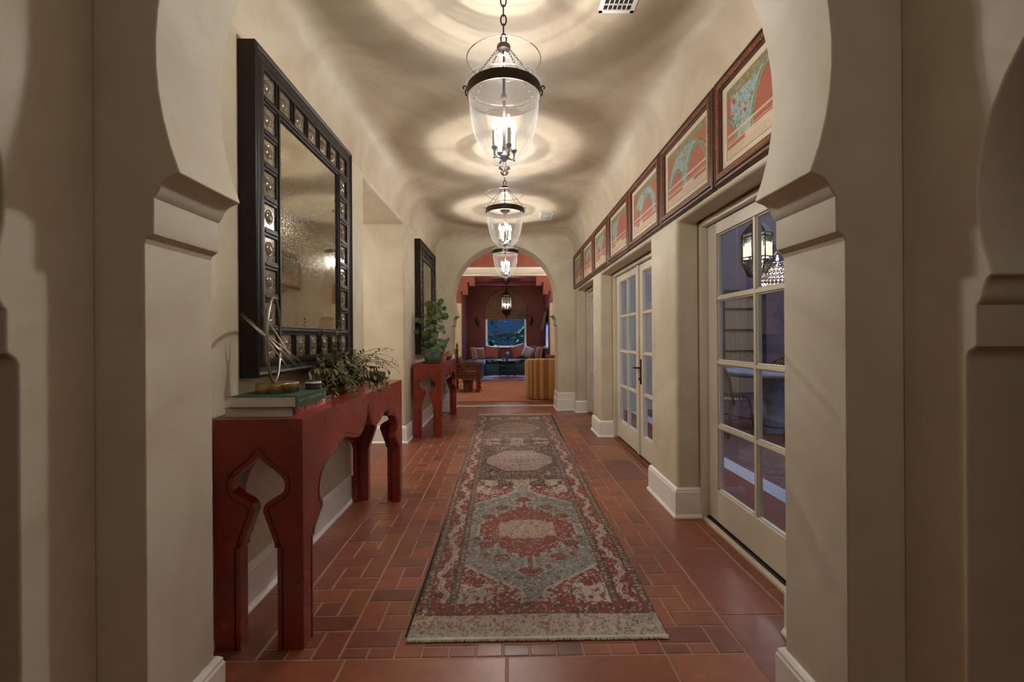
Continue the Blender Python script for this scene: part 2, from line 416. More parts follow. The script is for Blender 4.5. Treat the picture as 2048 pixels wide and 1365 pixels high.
# ceiling with cove (vault corners)
def axis_samples(a, b, r):
    c = [a+r*(1-cos(PI/2*i/10)) for i in range(11)]; e = [b-r*(1-cos(PI/2*i/10)) for i in range(10, -1, -1)]
    return c+[c[-1]+(e[0]-c[-1])*i/12 for i in range(1, 12)]+e
RX, RY, RZ, RZE = .24, .14, .34, .12
xs = axis_samples(XL, XR, RX); ys = axis_samples(YN1, YF0, RY)
def drop(d, r, rz): 
    t = max(0, min(1, (r-d)/r)); return rz*(1-math.sqrt(max(0, 1-t*t)))
mb = MB()
for y in ys:
    for x in xs:
        dx = drop(min(x-XL, XR-x), RX, RZ); dy = drop(min(y-YN1, YF0-y), RY, RZE)
        mb.v.append((x, y, ZC-min(RZ, (dx**2.5+dy**2.5)**.4)))
nx = len(xs)
for j in range(len(ys)-1):
    for i in range(nx-1): mb.face([j*nx+i, (j+1)*nx+i, (j+1)*nx+i+1, j*nx+i+1])
struct(mb.build('ceiling', M_ceil, smooth=True))
c = MB(); c.box(XL-.2, XR+.2, YN1, YF0, 2.98, 3.06)
struct(c.build('ceiling_slab', M_ceil))

# vestibule round the camera: side walls with smaller horseshoe arches
def side_arch(name, x0, x1, ysh, m):
    cyv = .49+ysh; prof = horseshoe(0, .525, .50, 1.505, .452, 1.335, 32)
    out = [(cyv+px_, pz) for px_, pz in prof]
    poly = out+[(-1.6, 0), (-1.6, 3.1), (YN0, 3.1), (YN0, 0)]
    w = MB(); w.prism(poly, 'x', x0, x1); o = w.build(name, m, smooth=28); fix_normals(o)
    b = o.modifiers.new('b', 'BEVEL'); b.width = .018; b.segments = 3; b.limit_method = 'ANGLE'; b.angle_limit = math.radians(60)
    return struct(o)
side_arch('wall_vestibule_left', -1.05-.22, -1.05, -.032, M_arch)
side_arch('wall_vestibule_right', 1.04, 1.04+.22, -.012, M_arch)
def panel(name, mat, *b):
    w = MB(); w.box(*b); return struct(w.build(name, mat))
panel('wall_side_left', M_arch, -3.3, -3.2, -3, 1.43, 0, 3.1)
panel('wall_side_right', M_arch, 3.2, 3.3, -3, 1.43, 0, 3.1)
panel('wall_side_left_end', M_arch, -3.2, -1.62, YN0, YN1, 0, 3.1)
panel('wall_side_right_end', M_arch, 1.62, 3.2, YN0, YN1, 0, 3.1)
panel('wall_back', M_arch, -3.3, 3.3, -3.1, -3, 0, 3.1)
panel('ceiling_vestibule', M_arch, -3.3, 3.3, -3, YN1-.02, 3.02, 3.1)
# side passage behind the tall opening in the left wall
panel('wall_passage_end', M_wall, -3.72, -3.62, NY0-.0, NY1+.0, 0, NZ)

# baseboards
BP = [(0, 0), (.034, 0), (.034, .012), (.024, .026), (.022, .030), (.022, .172), (.018, .180), (.018, .188), (.010, .198), (0, .200)]
BT = [(0, 0), (.034, 0), (.034, .012), (.024, .026), (.022, .030), (.022, .180), (.012, .196), (.012, .285), (.006, .298), (0, .300)]
def baseboard(name, paths, prof=BP, side=1):
    o0 = None
    mb = MB()
    for p in paths:
        s = sweep(p, prof, side); mb.add(s.v, s.f)
    o = mb.build(name, M_white, bevel=.002); fix_normals(o); return struct(o)
baseboard('baseboard_left', [[(-1.045, YN0), (AX-.908, YN0), (AX-.908, YN1), (XL, YN1), (XL, NY0), (XL-.9, NY0)], [(-3.5, NY1), (XL, NY1), (XL, YF0-.0)]], side=-1)
baseboard('baseboard_right', [[(1.035, YN0), (AX+.908, YN0), (AX+.908, YN1), (XR, YN1), (XR, 1.80)]] + [[(XR+.15, a), (XR, a), (XR, b), (XR+.15, b)] for a, b in ((2.98, 3.51), (5.41, 5.85))] + [[(XR+.15, 7.19), (XR, 7.19), (XR, YF0)]])
baseboard('baseboard_far_right', [[(XR, YF0), (AX+.872, YF0), (AX+.872, YF1)]], BT)
baseboard('baseboard_far_left', [[(XL, YF0), (AX-.872, YF0), (AX-.872, YF1)]], BT, -1)

# ------------------------------------------------------------------ french doors (structure)
def door_leaf(parent, x, ya, yb, z0, z1, ncol, rows, glass_name='pane'):
    """leaf in plane x, y from ya to yb; stiles, rails and glazing bars as one joinery mesh"""
    t = .044; st = .115; tr = .075; br = .20; m = .022; mb = MB()
    mb.box(x, x+t, ya, ya+st, z0, z1); mb.box(x, x+t, yb-st, yb, z0, z1)
    mb.box(x, x+t, ya+st, yb-st, z1-tr, z1); mb.box(x, x+t, ya+st, yb-st, z0, z0+br)
    A, B, Z0, Z1 = ya+st, yb-st, z0+br, z1-tr
    for i in range(1, ncol):
        q = A+(B-A)*i/ncol; mb.box(x+.004, x+t-.004, q-m/2, q+m/2, Z0, Z1)
    for i in range(1, rows):
        q = Z0+(Z1-Z0)*i/rows; mb.box(x+.0047, x+t-.0047, A, B, q-m/2, q+m/2)
    # sticking bead round each light
    for i in range(ncol):
        for j in range(rows):
            a0 = A+(B-A)*i/ncol+(m/2 if i else 0); a1 = A+(B-A)*(i+1)/ncol-(m/2 if i < ncol-1 else 0)
            b0 = Z0+(Z1-Z0)*j/rows+(m/2 if j else 0); b1 = Z0+(Z1-Z0)*(j+1)/rows-(m/2 if j < rows-1 else 0)
            for (p, q, r, s_) in ((a0, a0+.008, b0, b1), (a1-.008, a1, b0, b1), (a0, a1, b0, b0+.008), (a0, a1, b1-.008, b1)):
                mb.box(x+.012, x+t-.012, p, q, r, s_)
    lf = mb.build('door_leaf', M_door, parent, bevel=.003)
    gl = MB()
    for i in range(ncol):
        for j in range(rows):
            a0 = A+(B-A)*i/ncol+m/2; a1 = A+(B-A)*(i+1)/ncol-m/2; b0 = Z0+(Z1-Z0)*j/rows+m/2; b1 = Z0+(Z1-Z0)*(j+1)/rows-m/2
            gl.add([(x+t*.5, a0, b0), (x+t*.5, a1, b0), (x+t*.5, a1, b1), (x+t*.5, a0, b1)], [(0, 1, 2, 3)])
    gl.build('glass', M_pane, lf)
    return lf
def door(n, label, a, b, leaves, dark_sill):
    r = D.objects.new('door_%d' % n, None); COL.objects.link(r); r['kind'] = 'structure'; r['label'] = label
    x0 = 1.285; f = MB(); k = .045
    for (p, q) in ((a, a+k), (b-k, b)): f.box(x0, x0+.12, p, q, 0, OZ-.012)
    f.box(x0, x0+.12, a+k, b-k, OZ-.012-.03, OZ-.012)
    f.box(x0+.085, x0+.12, a+k, a+k+.012, 0, 1.92); f.box(x0+.085, x0+.12, b-k-.012, b-k, 0, 1.92)
    f.build('door_frame', M_door, r, bevel=.003)
    s = MB(); s.box(x0-.0, x0+.16, a+.045, b-.045, -.01, .018)
    s.build('threshold', M_wood if dark_sill else M_door, r, bevel=.004)
    if not dark_sill:
        s = MB(); s.box(x0+.028, x0+.16, a+.045, b-.045, .018, .030); s.build('weatherstrip', M_black, r)
    A, B = a+k+.003, b-k-.003
    ls = []
    for i in range(leaves):
        p = A+(B-A)*i/leaves+.002; q = A+(B-A)*(i+1)/leaves-.002
        ls.append(door_leaf(r, x0+.040, p, q, .035, OZ-.046, 2, 4))
    if leaves == 2:
        mid = (A+B)/2; s = MB(); s.box(x0+.022, x0+.040, mid-.022, mid+.022, .035, OZ-.046); s.build('astragal', M_door, r, bevel=.005)
        h = MB(); yy = mid-.055; xx = x0+.040
        h.box(xx-.008, xx, yy-.016, yy+.016, .74, .985)
        h.tube([(xx, yy, .90), (xx-.05, yy, .90)], .008); h.tube([(xx-.05, yy, .90), (xx-.055, yy+.05, .902), (xx-.05, yy+.11, .893)], [.010, .008, .006])
        h.ball((xx-.014, yy, .79), (.012, .014, .014)); h.tube([(xx-.012, yy-.012, .79), (xx-.022, yy+.012, .79)], .006)
        h.build('door_handle', M_iron, ls[0], bevel=.002, smooth=40)
    return r
door(1, 'nearest cream glazed door with dark patio beyond', 1.80, 2.98, 1, False)
door(2, 'cream double french doors with bronze lever between the piers', 3.51, 5.41, 2, True)
door(3, 'far cream french doors past the last pier', 5.85, 7.19, 2, True)

# ------------------------------------------------------------------ bell-jar lanterns
def ring_lamp(parent, loc, power):
    """point source whose output varies with elevation the way a blown glass bell breaks it into rings"""
    o = light('candle_light', 'POINT', loc, power, WARM, .014, None, parent)
    l = o.data; l.use_nodes = True; nt = l.node_tree; N = nt.nodes; L = nt.links
    em = [n for n in N if n.type == 'EMISSION'][0]
    tc = N.new('ShaderNodeTexCoord'); sp = N.new('ShaderNodeSeparateXYZ')
    ge = N.new('ShaderNodeNewGeometry'); DIR = ge.outputs['Incoming']; L.new(DIR, sp.inputs[0])
    def math_(op, a, b=None, cl=False):
        m = N.new('ShaderNodeMath'); m.operation = op; m.use_clamp = cl
        for i, v in enumerate((a, b)):
            if v is None: continue
            if isinstance(v, (int, float)): m.inputs[i].default_value = v
            else: L.new(v, m.inputs[i])
        return m.outputs[0]
    az = math_('ABSOLUTE', sp.outputs['Z'])
    # wobble the rings a little round the azimuth
    n1 = N.new('ShaderNodeTexNoise'); n1.inputs['Scale'].default_value = 1.6; n1.inputs['Detail'].default_value = 3; L.new(DIR, n1.inputs['Vector'])
    zz = math_('ADD', az, math_('MULTIPLY', math_('SUBTRACT', n1.outputs['Fac'], .5), .08))
    cv = N.new('ShaderNodeCombineXYZ'); L.new(math_('MULTIPLY', zz, 42), cv.inputs[0])
    sx = math_('MULTIPLY', sp.outputs['X'], .5); L.new(sx, cv.inputs[1]); L.new(math_('MULTIPLY', sp.outputs['Y'], .5), cv.inputs[2])
    n2 = N.new('ShaderNodeTexNoise'); n2.inputs['Scale'].default_value = 1.0; n2.inputs['Detail'].default_value = 5; n2.inputs['Roughness'].default_value = .62
    L.new(cv.outputs[0], n2.inputs['Vector'])
    r = N.new('ShaderNodeMapRange'); r.interpolation_type = 'SMOOTHSTEP'
    r.inputs['From Min'].default_value = .36; r.inputs['From Max'].default_value = .70; r.inputs['To Min'].default_value = .70; r.inputs['To Max'].default_value = 1.35
    L.new(n2.outputs['Fac'], r.inputs['Value'])
    up = N.new('ShaderNodeMapRange'); up.inputs['From Min'].default_value = .42; up.inputs['From Max'].default_value = .60; L.new(az, up.inputs['Value'])
    mx = N.new('ShaderNodeMix'); L.new(up.outputs[0], mx.inputs['Factor']); mx.inputs['A'].default_value = 1.0; L.new(r.outputs[0], mx.inputs['B'])
    rid = math_('POWER', math_('SUBTRACT', 1, math_('MULTIPLY', math_('ABSOLUTE', math_('SUBTRACT', n2.outputs['Fac'], .5)), 2), True), 12)
    L.new(math_('ADD', mx.outputs['Result'], math_('MULTIPLY', math_('MULTIPLY', rid, up.outputs[0]), 1.0)), em.inputs['Strength'])
    return o
def chain(mb, p0, p1, link, r, wid=.5):
    p0 = Vector(p0); p1 = Vector(p1); d = p1-p0; n = max(2, int(d.length/(link*.78))); t = d.normalized()
    u = t.cross(Vector((0, 1, 0)) if abs(t.y) < .9 else Vector((1, 0, 0))).normalized(); w_ = t.cross(u)
    for i in range(n):
        c = p0+d*((i+.5)/n); a = u if i % 2 else w_
        mb.tube([c+t*(link*.5*cos(q*PI/5))+a*(link*wid*.5*sin(q*PI/5)) for q in range(10)], r, 5, closed=True)
def make_lantern(y):
    r = thing('hall_lantern', '', 'pendant light', (AX+.016, y, ZC))
    z = lambda a: a-ZC
    b = MB(); b.lathe([(.0, 0), (.065, 0), (.062, -.012), (.035, -.035), (.012, -.055), (.008, -.07), (0, -.07)], seg=24); b.build('canopy', M_iron, r, smooth=35)
    b = MB(); chain(b, (0, 0, -.06), (0, 0, z(2.575)), .052, .0038); b.build('chain', M_iron, r, smooth=True)
    b = MB(); b.lathe([(0, z(2.575)), (.012, z(2.575)), (.030, z(2.566)), (.033, z(2.556)), (.028, z(2.546)), (.010, z(2.540)), (0, z(2.540))], seg=24)
    b.tube([(0, 0, z(2.55)), (0, 0, z(2.04))], .0065, 10); b.lathe([(0, z(2.34)), (.011, z(2.34)), (.013, z(2.325)), (.008, z(2.31)), (0, z(2.31))], seg=12)
    b.build('stem', M_iron, r, smooth=40)
    b = MB()
    for k in range(4):
        a = (0, PI, .6, PI-.6)[k]; e = (.172*cos(a), .172*sin(a), z(2.372))
        b = MB(); chain(b, (.026*cos(a), .026*sin(a), z(2.552)), e, .017, .0014); b.build('side_chain', M_iron, r, smooth=True)
    # smoke bell: shallow glass dish over the jar
    b = MB(); b.lathe([(.031, z(2.425)), (.033, z(2.432)), (.030, z(2.440)), (.034, z(2.446)), (.075, z(2.450)), (.125, z(2.468)), (.158, z(2.486)), (.172, z(2.498))], seg=48, cap=False)
    b.build('smoke_bell', M_jar, r, smooth=True)
    b = MB(); b.tube([(.172*cos(2*PI*k/48), .172*sin(2*PI*k/48), z(2.498)) for k in range(48)], .0028, 6, closed=True)
    b.tube([(.176*cos(2*PI*k/48), .176*sin(2*PI*k/48), z(2.378)) for k in range(48)], .0026, 6, closed=True); b.build('glass_rim', M_knobglass, r, smooth=True)
    # bell jar
    pr = [(.0, z(2.006)), (.03, z(2.008)), (.062, z(2.022)), (.095, z(2.055)), (.122, z(2.10)), (.142, z(2.16)), (.155, z(2.22)), (.161, z(2.28)), (.163, z(2.32)), (.165, z(2.352)), (.170, z(2.369)), (.176, z(2.378))]
    b = MB(); b.lathe(pr, seg=56, cap=False); b.build('bell_jar', M_jar, r, smooth=True)
    b = MB(); b.lathe([(0, z(2.007)), (.016, z(2.004)), (.026, z(1.997)), (.027, z(1.992)), (.014, z(1.986)), (.012, z(1.982)), (.020, z(1.976)), (.017, z(1.966)), (.006, z(1.958)), (0, z(1.957))], seg=24); b.build('glass_finial', M_knobglass, r, smooth=True)
    # bronze band and hooks
    b = MB(); ro, ri = .1715, .1675
    b.lathe([(ri, z(2.318)), (ro, z(2.318)), (ro, z(2.364)), (ri, z(2.364)), (ri, z(2.318))], seg=64, cap=False)
    bd = b.build('band', M_iron, r, smooth=30)
    b = MB()
    for k in range(4):
        a = (0, PI, .6, PI-.6)[k]; f = lambda q, h: (q*cos(a), q*sin(a), z(h-.034))
        b = MB(); b.tube([f(.168, 2.362), f(.178, 2.372), f(.180, 2.388), f(.174, 2.396), f(.172, 2.404), f(.178, 2.412), f(.187, 2.411), f(.190, 2.403), f(.185, 2.398)], .0035, 6); b.build('hook', M_iron, r, smooth=True)
    # candle cluster
    b = MB(); b.lathe([(0, z(2.022)), (.008, z(2.024)), (.012, z(2.032)), (.022, z(2.040)), (.022, z(2.050)), (.010, z(2.060)), (.006, z(2.075)), (0, z(2.076))], seg=20)
    cs = []
    for k in range(4):
        a = .42+PI/2*k; c = (.050*cos(a), .050*sin(a)); cs.append(c)
        b.tube([(.015*cos(a), .015*sin(a), z(2.046)), (.035*cos(a), .035*sin(a), z(2.040)), (c[0], c[1], z(2.050)), (c[0], c[1], z(2.075))], .0045, 8)
        b.lathe([(0, z(2.074)), (.009, z(2.074)), (.014, z(2.082)), (.014, z(2.086)), (0, z(2.086))], (c[0], c[1], 0), 14)
        b.ball((c[0], c[1], z(2.038)), .006)
    b.build('candle_arms', M_steel, r, smooth=40)
    for c in cs:
        b = MB(); b.lathe([(0, z(2.086)), (.0095, z(2.086)), (.0095, z(2.160)), (.006, z(2.163)), (0, z(2.163))], (c[0], c[1], 0), 14); sl = b.build('candle', M_candle, r, smooth=40)
        b = MB(); b.lathe([(0, z(2.163)), (.006, z(2.166)), (.0125, z(2.182)), (.0130, z(2.190)), (.0085, z(2.208)), (.003, z(2.222)), (0, z(2.226))], (c[0], c[1], 0), 12); b.build('bulb', M_bulb, sl, smooth=True)
    ring_lamp(r, (0, 0, z(2.205)), LAMP_W*.66)
    for c in cs: light('candle_light', 'POINT', (c[0], c[1], z(2.234)), LAMP_W*.085, WARM, .014, None, r)
    return r
def copy_thing(o, loc, label):
    c = copy_tree(o); c.location = loc; c['label'] = label; return c
G = 'glass bell lanterns along the hall'
la = make_lantern(2.1); la['group'] = G
la['label'] = 'nearest and largest glass bell jar lantern hanging in the hall'
copy_thing(la, (AX+.016, 4.05, ZC), 'middle glass bell jar lantern, second of the row')
copy_thing(la, (AX+.016, 5.98, ZC), 'farthest glass bell jar lantern hanging before the red room arch')

# ceiling vents
def vent(x0, x1, y0, y1, label):
    r = thing('air_vent', label, 'vent', ((x0+x1)/2, (y0+y1)/2, ZC), 0, 'ceiling air vents')
    w_, h_ = (x1-x0)/2, (y1-y0)/2; b = MB(); k = .022
    b.box(-w_, w_, -h_, -h_+k, -.008, 0); b.box(-w_, w_, h_-k, h_, -.008, 0); b.box(-w_, -w_+k, -h_, h_, -.008, 0); b.box(w_-k, w_, -h_, h_, -.008, 0)
    b.build('frame', M_white, r, bevel=.002)
    b = MB(); nxv, nyv = 3, 5
    for i in range(1, nxv*2): 
        q = -w_+k+(2*w_-2*k)*i/(nxv*2); b.box(q-.002, q+.002, -h_+k, h_-k, -.006, -.001)
    for j in range(1, nyv*2):
        q = -h_+k+(2*h_-2*k)*j/(nyv*2); b.box(-w_+k, w_-k, q-.003, q+.003, -.006, -.001)
    b.build('grille', M_white, r)
    b = MB(); b.box(-w_+k, w_-k, -h_+k, h_-k, -.0008, 0); b.build('duct_shade_sheet', M_pad, r)  # flat dark sheet behind the grille stands in for the shade inside the duct
vent(.49, .675, 1.93, 2.34, 'white ceiling vent nearest the front arch, above the picture row')
vent(.47, .655, 6.02, 6.45, 'white ceiling vent beside the farthest lantern')

# ------------------------------------------------------------------ red console tables
def smooth_pts(P, n=6):
    """catmull-rom through points; a None breaks smoothness (corner)"""
    segs = []; cur = []
    for p in P:
        if p is None: segs.append(cur); cur = [cur[-1]]
        else: cur.append(p)
    segs.append(cur); out = []
    for s in segs:
        if len(s) == 2: pts = s
        else:
            q = [s[0]]+s+[s[-1]]; pts = []
            for i in range(1, len(q)-2):
                for k in range(n):
                    t = k/n; a, b, c, d = q[i-1], q[i], q[i+1], q[i+2]
                    pts.append(tuple(.5*((2*b[j])+(-a[j]+c[j])*t+(2*a[j]-5*b[j]+4*c[j]-d[j])*t*t+(-a[j]+3*b[j]-3*c[j]+d[j])*t**3) for j in range(2)))
            pts.append(s[-1])
        out += pts if not out else pts[1:]
    return out
def offset_line(P, d):
    out = []
    for i, p in enumerate(P):
        a = Vector(P[max(0, i-1)]); b = Vector(P[min(len(P)-1, i+1)]); t = (b-a).normalized(); out.append((p[0]-t.y*d, p[1]+t.x*d))
    return out
CX0, CX1, CLEN, CH = -1.13, -.79, 1.66, .893
def make_console(y0):
    r = thing('console_table', '', 'table', ((CX0+CX1)/2, y0, 0))
    hw = (CX1-CX0)/2
    sc = .000817
    half = [(87, 1325), None, (87, 842), None, (73, 840), None, (72, 815), (50, 752), (28, 690), (22, 660), (38, 628), (85, 600), (116, 575), (124, 548), (114, 512), (74, 472), (32, 440), (10, 415), (0, 398)]
    H = smooth_pts([None if p is None else (p[0]*sc*1.0, (1325-p[1])*sc) for p in half])
    poly = [(-hw, 0)]+[(-x, z) for x, z in H]+[(x, z) for x, z in reversed(H[:-1])]+[(hw, 0), (hw, CH-.002), (-hw, CH-.002)]
    for nm, ya, yb in (('end_panel', 0, .052), ('end_panel', CLEN-.052, CLEN)):
        b = MB(); b.prism(poly, 'y', ya, yb); e = b.build(nm, M_red, r); fix_normals(e)
        q = e.modifiers.new('b', 'BEVEL'); q.width = .003; q.segments = 2; q.limit_method = 'ANGLE'; q.angle_limit = math.radians(50)
        f = ya if nm and ya == 0 else yb
        g_ = MB()
        for s in (1, -1):
            L_ = [(x+.0, z) for x, z in H]; O_ = offset_line(L_, -.020); O_ = [(max(.001, x) if i < len(O_)-1 else .0, z) for i, (x, z) in enumerate(O_)]
            O_[-1] = (0, H[-1][1]+.030)
            g_.tube([(s*x, f, z) for x, z in O_], .0028, 6)
        g_.build('carved_line', M_redline, e, smooth=True)
    half = [(.09, 0), None, (.09, .405), None, (.106, .407), None, (.110, .425), (.150, .458), (.188, .485), (.190, .510), (.166, .545), (.168, .595), (.215, .648), (.30, .676), (.395, .688), None, (.40, .702), None, (.405, .716), (.47, .722), (.54, .707), (.60, .688), (.67, .680), (.735, .697), (.785, .735), (.812, .765), (.83, .800)]
    F = smooth_pts(half); mid = CLEN/2
    poly = [(.002, .001)]+[(y, max(z, .001)) for y, z in F]+[(2*mid-y, max(z, .001)) for y, z in reversed(F[:-1])]+[(CLEN-.002, .001), (CLEN-.002, CH-.003), (.002, CH-.003)]
    for nm, xa, xb in (('front_apron', hw-.052, hw+.0008), ('back_apron', -hw-.0008, -hw+.03)):
        b = MB(); b.prism(poly, 'x', xa, xb); e = b.build(nm, M_red, r); fix_normals(e)
        q = e.modifiers.new('b', 'BEVEL'); q.width = .003; q.segments = 2; q.limit_method = 'ANGLE'; q.angle_limit = math.radians(50)
        if nm == 'front_apron':
            g_ = MB(); O_ = offset_line(F, .018); O_[-1] = (mid, F[-1][1]+.028)
            for s in (0, 1): g_.tube([(xb, (y if s == 0 else 2*mid-y), z) for y, z in O_], .0026, 6)
            g_.build('carved_line', M_redline, e, smooth=True)
    b = MB(); b.box(-hw-.001, hw+.001, -.001, CLEN+.001, CH-.0022, CH); b.build('top', M_red, r, bevel=.001)
    return r
GC = 'red carved console tables on the left wall'
c1 = make_console(1.75); c1['group'] = GC; c1['label'] = 'nearest red lacquered console table with keyhole cut ends, under the books'
c2 = copy_tree(c1); c2.location.y = 5.47; c2['label'] = 'far red lacquered console table under the green potted plant'

# ------------------------------------------------------------------ roundel mirrors
def mirror_mat(name, spots, rough, base=lin(196, 190, 174)):
    m = D.materials.new(name); m.use_nodes = True; nt = m.node_tree; N = nt.nodes; L = nt.links; b = N['Principled BSDF']
    tc = N.new('ShaderNodeTexCoord'); n = N.new('ShaderNodeTexNoise'); n.inputs['Scale'].default_value = spots; n.inputs['Detail'].default_value = 3
    n2 = N.new('ShaderNodeTexNoise'); n2.inputs['Scale'].default_value = 2.2; n2.inputs['Detail'].default_value = 3
    L.new(tc.outputs['Object'], n.inputs['Vector']); L.new(tc.outputs['Object'], n2.inputs['Vector'])
    ad = N.new('ShaderNodeMath'); ad.operation = 'MULTIPLY_ADD'; ad.inputs[1].default_value = .22; L.new(n2.outputs['Fac'], ad.inputs[0]); L.new(n.outputs['Fac'], ad.inputs[2])
    r = N.new('ShaderNodeMapRange'); r.inputs['From Min'].default_value = .64; r.inputs['From Max'].default_value = .84; L.new(ad.outputs[0], r.inputs['Value'])
    mx = N.new('ShaderNodeMix'); mx.data_type = 'RGBA'; mx.inputs['A'].default_value = base; mx.inputs['B'].default_value = lin(118, 100, 72)
    L.new(r.outputs[0], mx.inputs['Factor']); L.new(mx.outputs['Result'], b.inputs['Base Color'])
    r2 = N.new('ShaderNodeMapRange'); r2.inputs['To Min'].default_value = 1; r2.inputs['To Max'].default_value = .6; L.new(r.outputs[0], r2.inputs['Value']); L.new(r2.outputs[0], b.inputs['Metallic'])
    r3 = N.new('ShaderNodeMapRange'); r3.inputs['To Min'].default_value = rough; r3.inputs['To Max'].default_value = .22; L.new(r.outputs[0], r3.inputs['Value']); L.new(r3.outputs[0], b.inputs['Roughness'])
    return m
M_mirror = mirror_mat('antiqued_mirror', 150, .05)
M_round = pmat('roundel_mirror', lin(150, 140, 124), .16, metal=.62, n=(40, 4, .4, .7), col2=lin(104, 92, 76))
def frame_sweep(w_, h_, prof, mi=0):
    """mitred frame in the local plane (u, v), profile [(inset, height)], closed ring; returns verts as (h, u, v)"""
    b = MB(); k = len(prof)
    for (su, sv) in ((-1, -1), (1, -1), (1, 1), (-1, 1)):
        for ins, ht in prof: b.v.append((ht, su*(w_/2-ins), sv*(h_/2-ins)))
    for i in range(4):
        j = (i+1) % 4
        for a in range(k-1): b.face([i*k+a, j*k+a, j*k+a+1, i*k+a+1], mi)
    return b
def make_mirror(yc):
    Wm, Hm = 1.235, 1.485; r = thing('wall_mirror', '', 'mirror', (XL, yc, 1.775))
    pr = [(0, 0), (0, .076), (.006, .080), (.014, .081), (.022, .076), (.026, .070), (.044, .066), (.050, .070), (.058, .072), (.064, .073), (.078, .072), (.084, .070), (.084, .020)]
    f = frame_sweep(Wm, Hm, pr); e = f.build('frame', M_black, r, smooth=30); fix_normals(e)
    x0 = .034; nC, nR = 7, 9; bw = .084; t = (Wm-2*bw-.042*(nC-1))/nC; th_ = (Hm-2*bw-.042*(nR-1))/nR
    U = lambda i: -Wm/2+bw+i*(t+.042); V = lambda j: -Hm/2+bw+j*(th_+.042)
    b = MB()
    def bar(u0, u1, v0, v1):
        du, dv = u1-u0, v1-v0; b.box(0, .068 if du > dv else .0668, u0, u1, v0, v1)
        if du > dv: b.box(.062, .0745, u0, u1, v0+dv*.33, v1-dv*.33)
        else: b.box(.062, .0735, u0+du*.33, u1-du*.33, v0, v1)
    for j in range(2, nR-1):
        for (i0, i1) in ((0, 1), (nC-1, nC)):
            bar(U(i0), U(i0)+t, V(j)-.042, V(j))
    for i in range(2, nC-1):
        for j in (0, nR-1): bar(U(i)-.042, U(i), V(j), V(j)+th_)
    bar(U(1)-.042, U(1), V(0), V(nR-1)+th_); bar(U(nC-1)-.042, U(nC-1), V(0), V(nR-1)+th_)
    bar(U(0), U(nC-1)+t, V(1)-.042, V(1)); bar(U(0), U(nC-1)+t, V(nR-1)-.042, V(nR-1))
    b.build('glazing_bars', M_black, r, bevel=.003)
    b = MB(); b.box(.012, .056, U(1), U(nC-1)-.042, V(1), V(nR-1)-.042); b.build('mirror_glass', M_mirror, r)
    b = MB(); b.box(.0, .012, -Wm/2+.05, Wm/2-.05, -Hm/2+.05, Hm/2-.05); b.build('back_board', M_black, r)
    b = MB(); b.box(.012, .030, -t/2, t/2, -th_/2, th_/2)
    b.lathe([(.036, .0295), (.0355, .0315), (.033, .0325), (.030, .0315), (.028, .0305), (.027, .0305), (.023, .0345), (.016, .0375), (.008, .039), (0, .0394)], seg=28, axis='x', cap=False)
    first = None
    for i in range(nC):
        for j in range(nR):
            if i in (0, nC-1) or j in (0, nR-1):
                if first is None: first = b.build('roundel', M_round, r, smooth=40); o = first
                else: o = first.copy(); COL.objects.link(o); o.parent = r
                o.location = (.028, U(i)+t/2, V(j)+th_/2)
    return r
GM = 'dark framed roundel mirrors over the consoles'
m1 = make_mirror(2.598); m1['group'] = GM; m1['label'] = 'nearest large dark framed antiqued mirror edged with glass roundels'
m2 = copy_tree(m1); m2.location = (XL, 6.40, 1.745); m2['label'] = 'far dark framed roundel mirror behind the potted green plant'

# ------------------------------------------------------------------ row of framed prints
def vnoise(x, y, s=0):
    xi = np.floor(x).astype(int); yi = np.floor(y).astype(int); fx = x-xi; fy = y-yi
    fx = fx*fx*(3-2*fx); fy = fy*fy*(3-2*fy)
    h = lambda a, b: (np.sin(a*127.1+b*311.7+s*74.7)*43758.5453) % 1.0
    return (h(xi, yi)*(1-fx)+h(xi+1, yi)*fx)*(1-fy)+(h(xi, yi+1)*(1-fx)+h(xi+1, yi+1)*fx)*fy
def hsh(a, b, s=0): return (np.sin(a*127.1+b*311.7+s*74.7)*43758.5453) % 1.0
def L3(*c): return np.array(lin(*c)[:3])
def colour_grid(name, nu, nv, pos, col, mat, parent=None, flip=False):
    """dense sheet: pos(u,v)->(x,y,z) arrays, col(u,v)->(n,3) linear"""
    u, v = np.meshgrid(np.linspace(0, 1, nu), np.linspace(0, 1, nv)); u = u.ravel(); v = v.ravel()
    P = np.stack(pos(u, v), 1).astype(np.float32); C = np.clip(col(u, v), 0, 1)
    me = D.meshes.new(name); nf = (nu-1)*(nv-1); i = (np.arange(nv-1)[:, None]*nu+np.arange(nu-1)[None, :]).ravel()
    q = np.stack([i, i+1, i+1+nu, i+nu], 1)
    if flip: q = q[:, ::-1]
    me.vertices.add(len(P)); me.vertices.foreach_set('co', P.ravel()); me.loops.add(nf*4); me.loops.foreach_set('vertex_index', q.ravel().astype(np.int32))
    me.polygons.add(nf); me.polygons.foreach_set('loop_start', np.arange(0, nf*4, 4, dtype=np.int32)); me.polygons.foreach_set('loop_total', np.full(nf, 4, np.int32))
    me.update(calc_edges=True); at = me.color_attributes.new('Col', 'FLOAT_COLOR', 'POINT')
    at.data.foreach_set('color', np.concatenate([C, np.ones((len(C), 1))], 1).astype(np.float32).ravel())
    me.materials.append(mat); o = D.objects.new(name, me); COL.objects.link(o)
    if parent: o.parent = parent
    return o
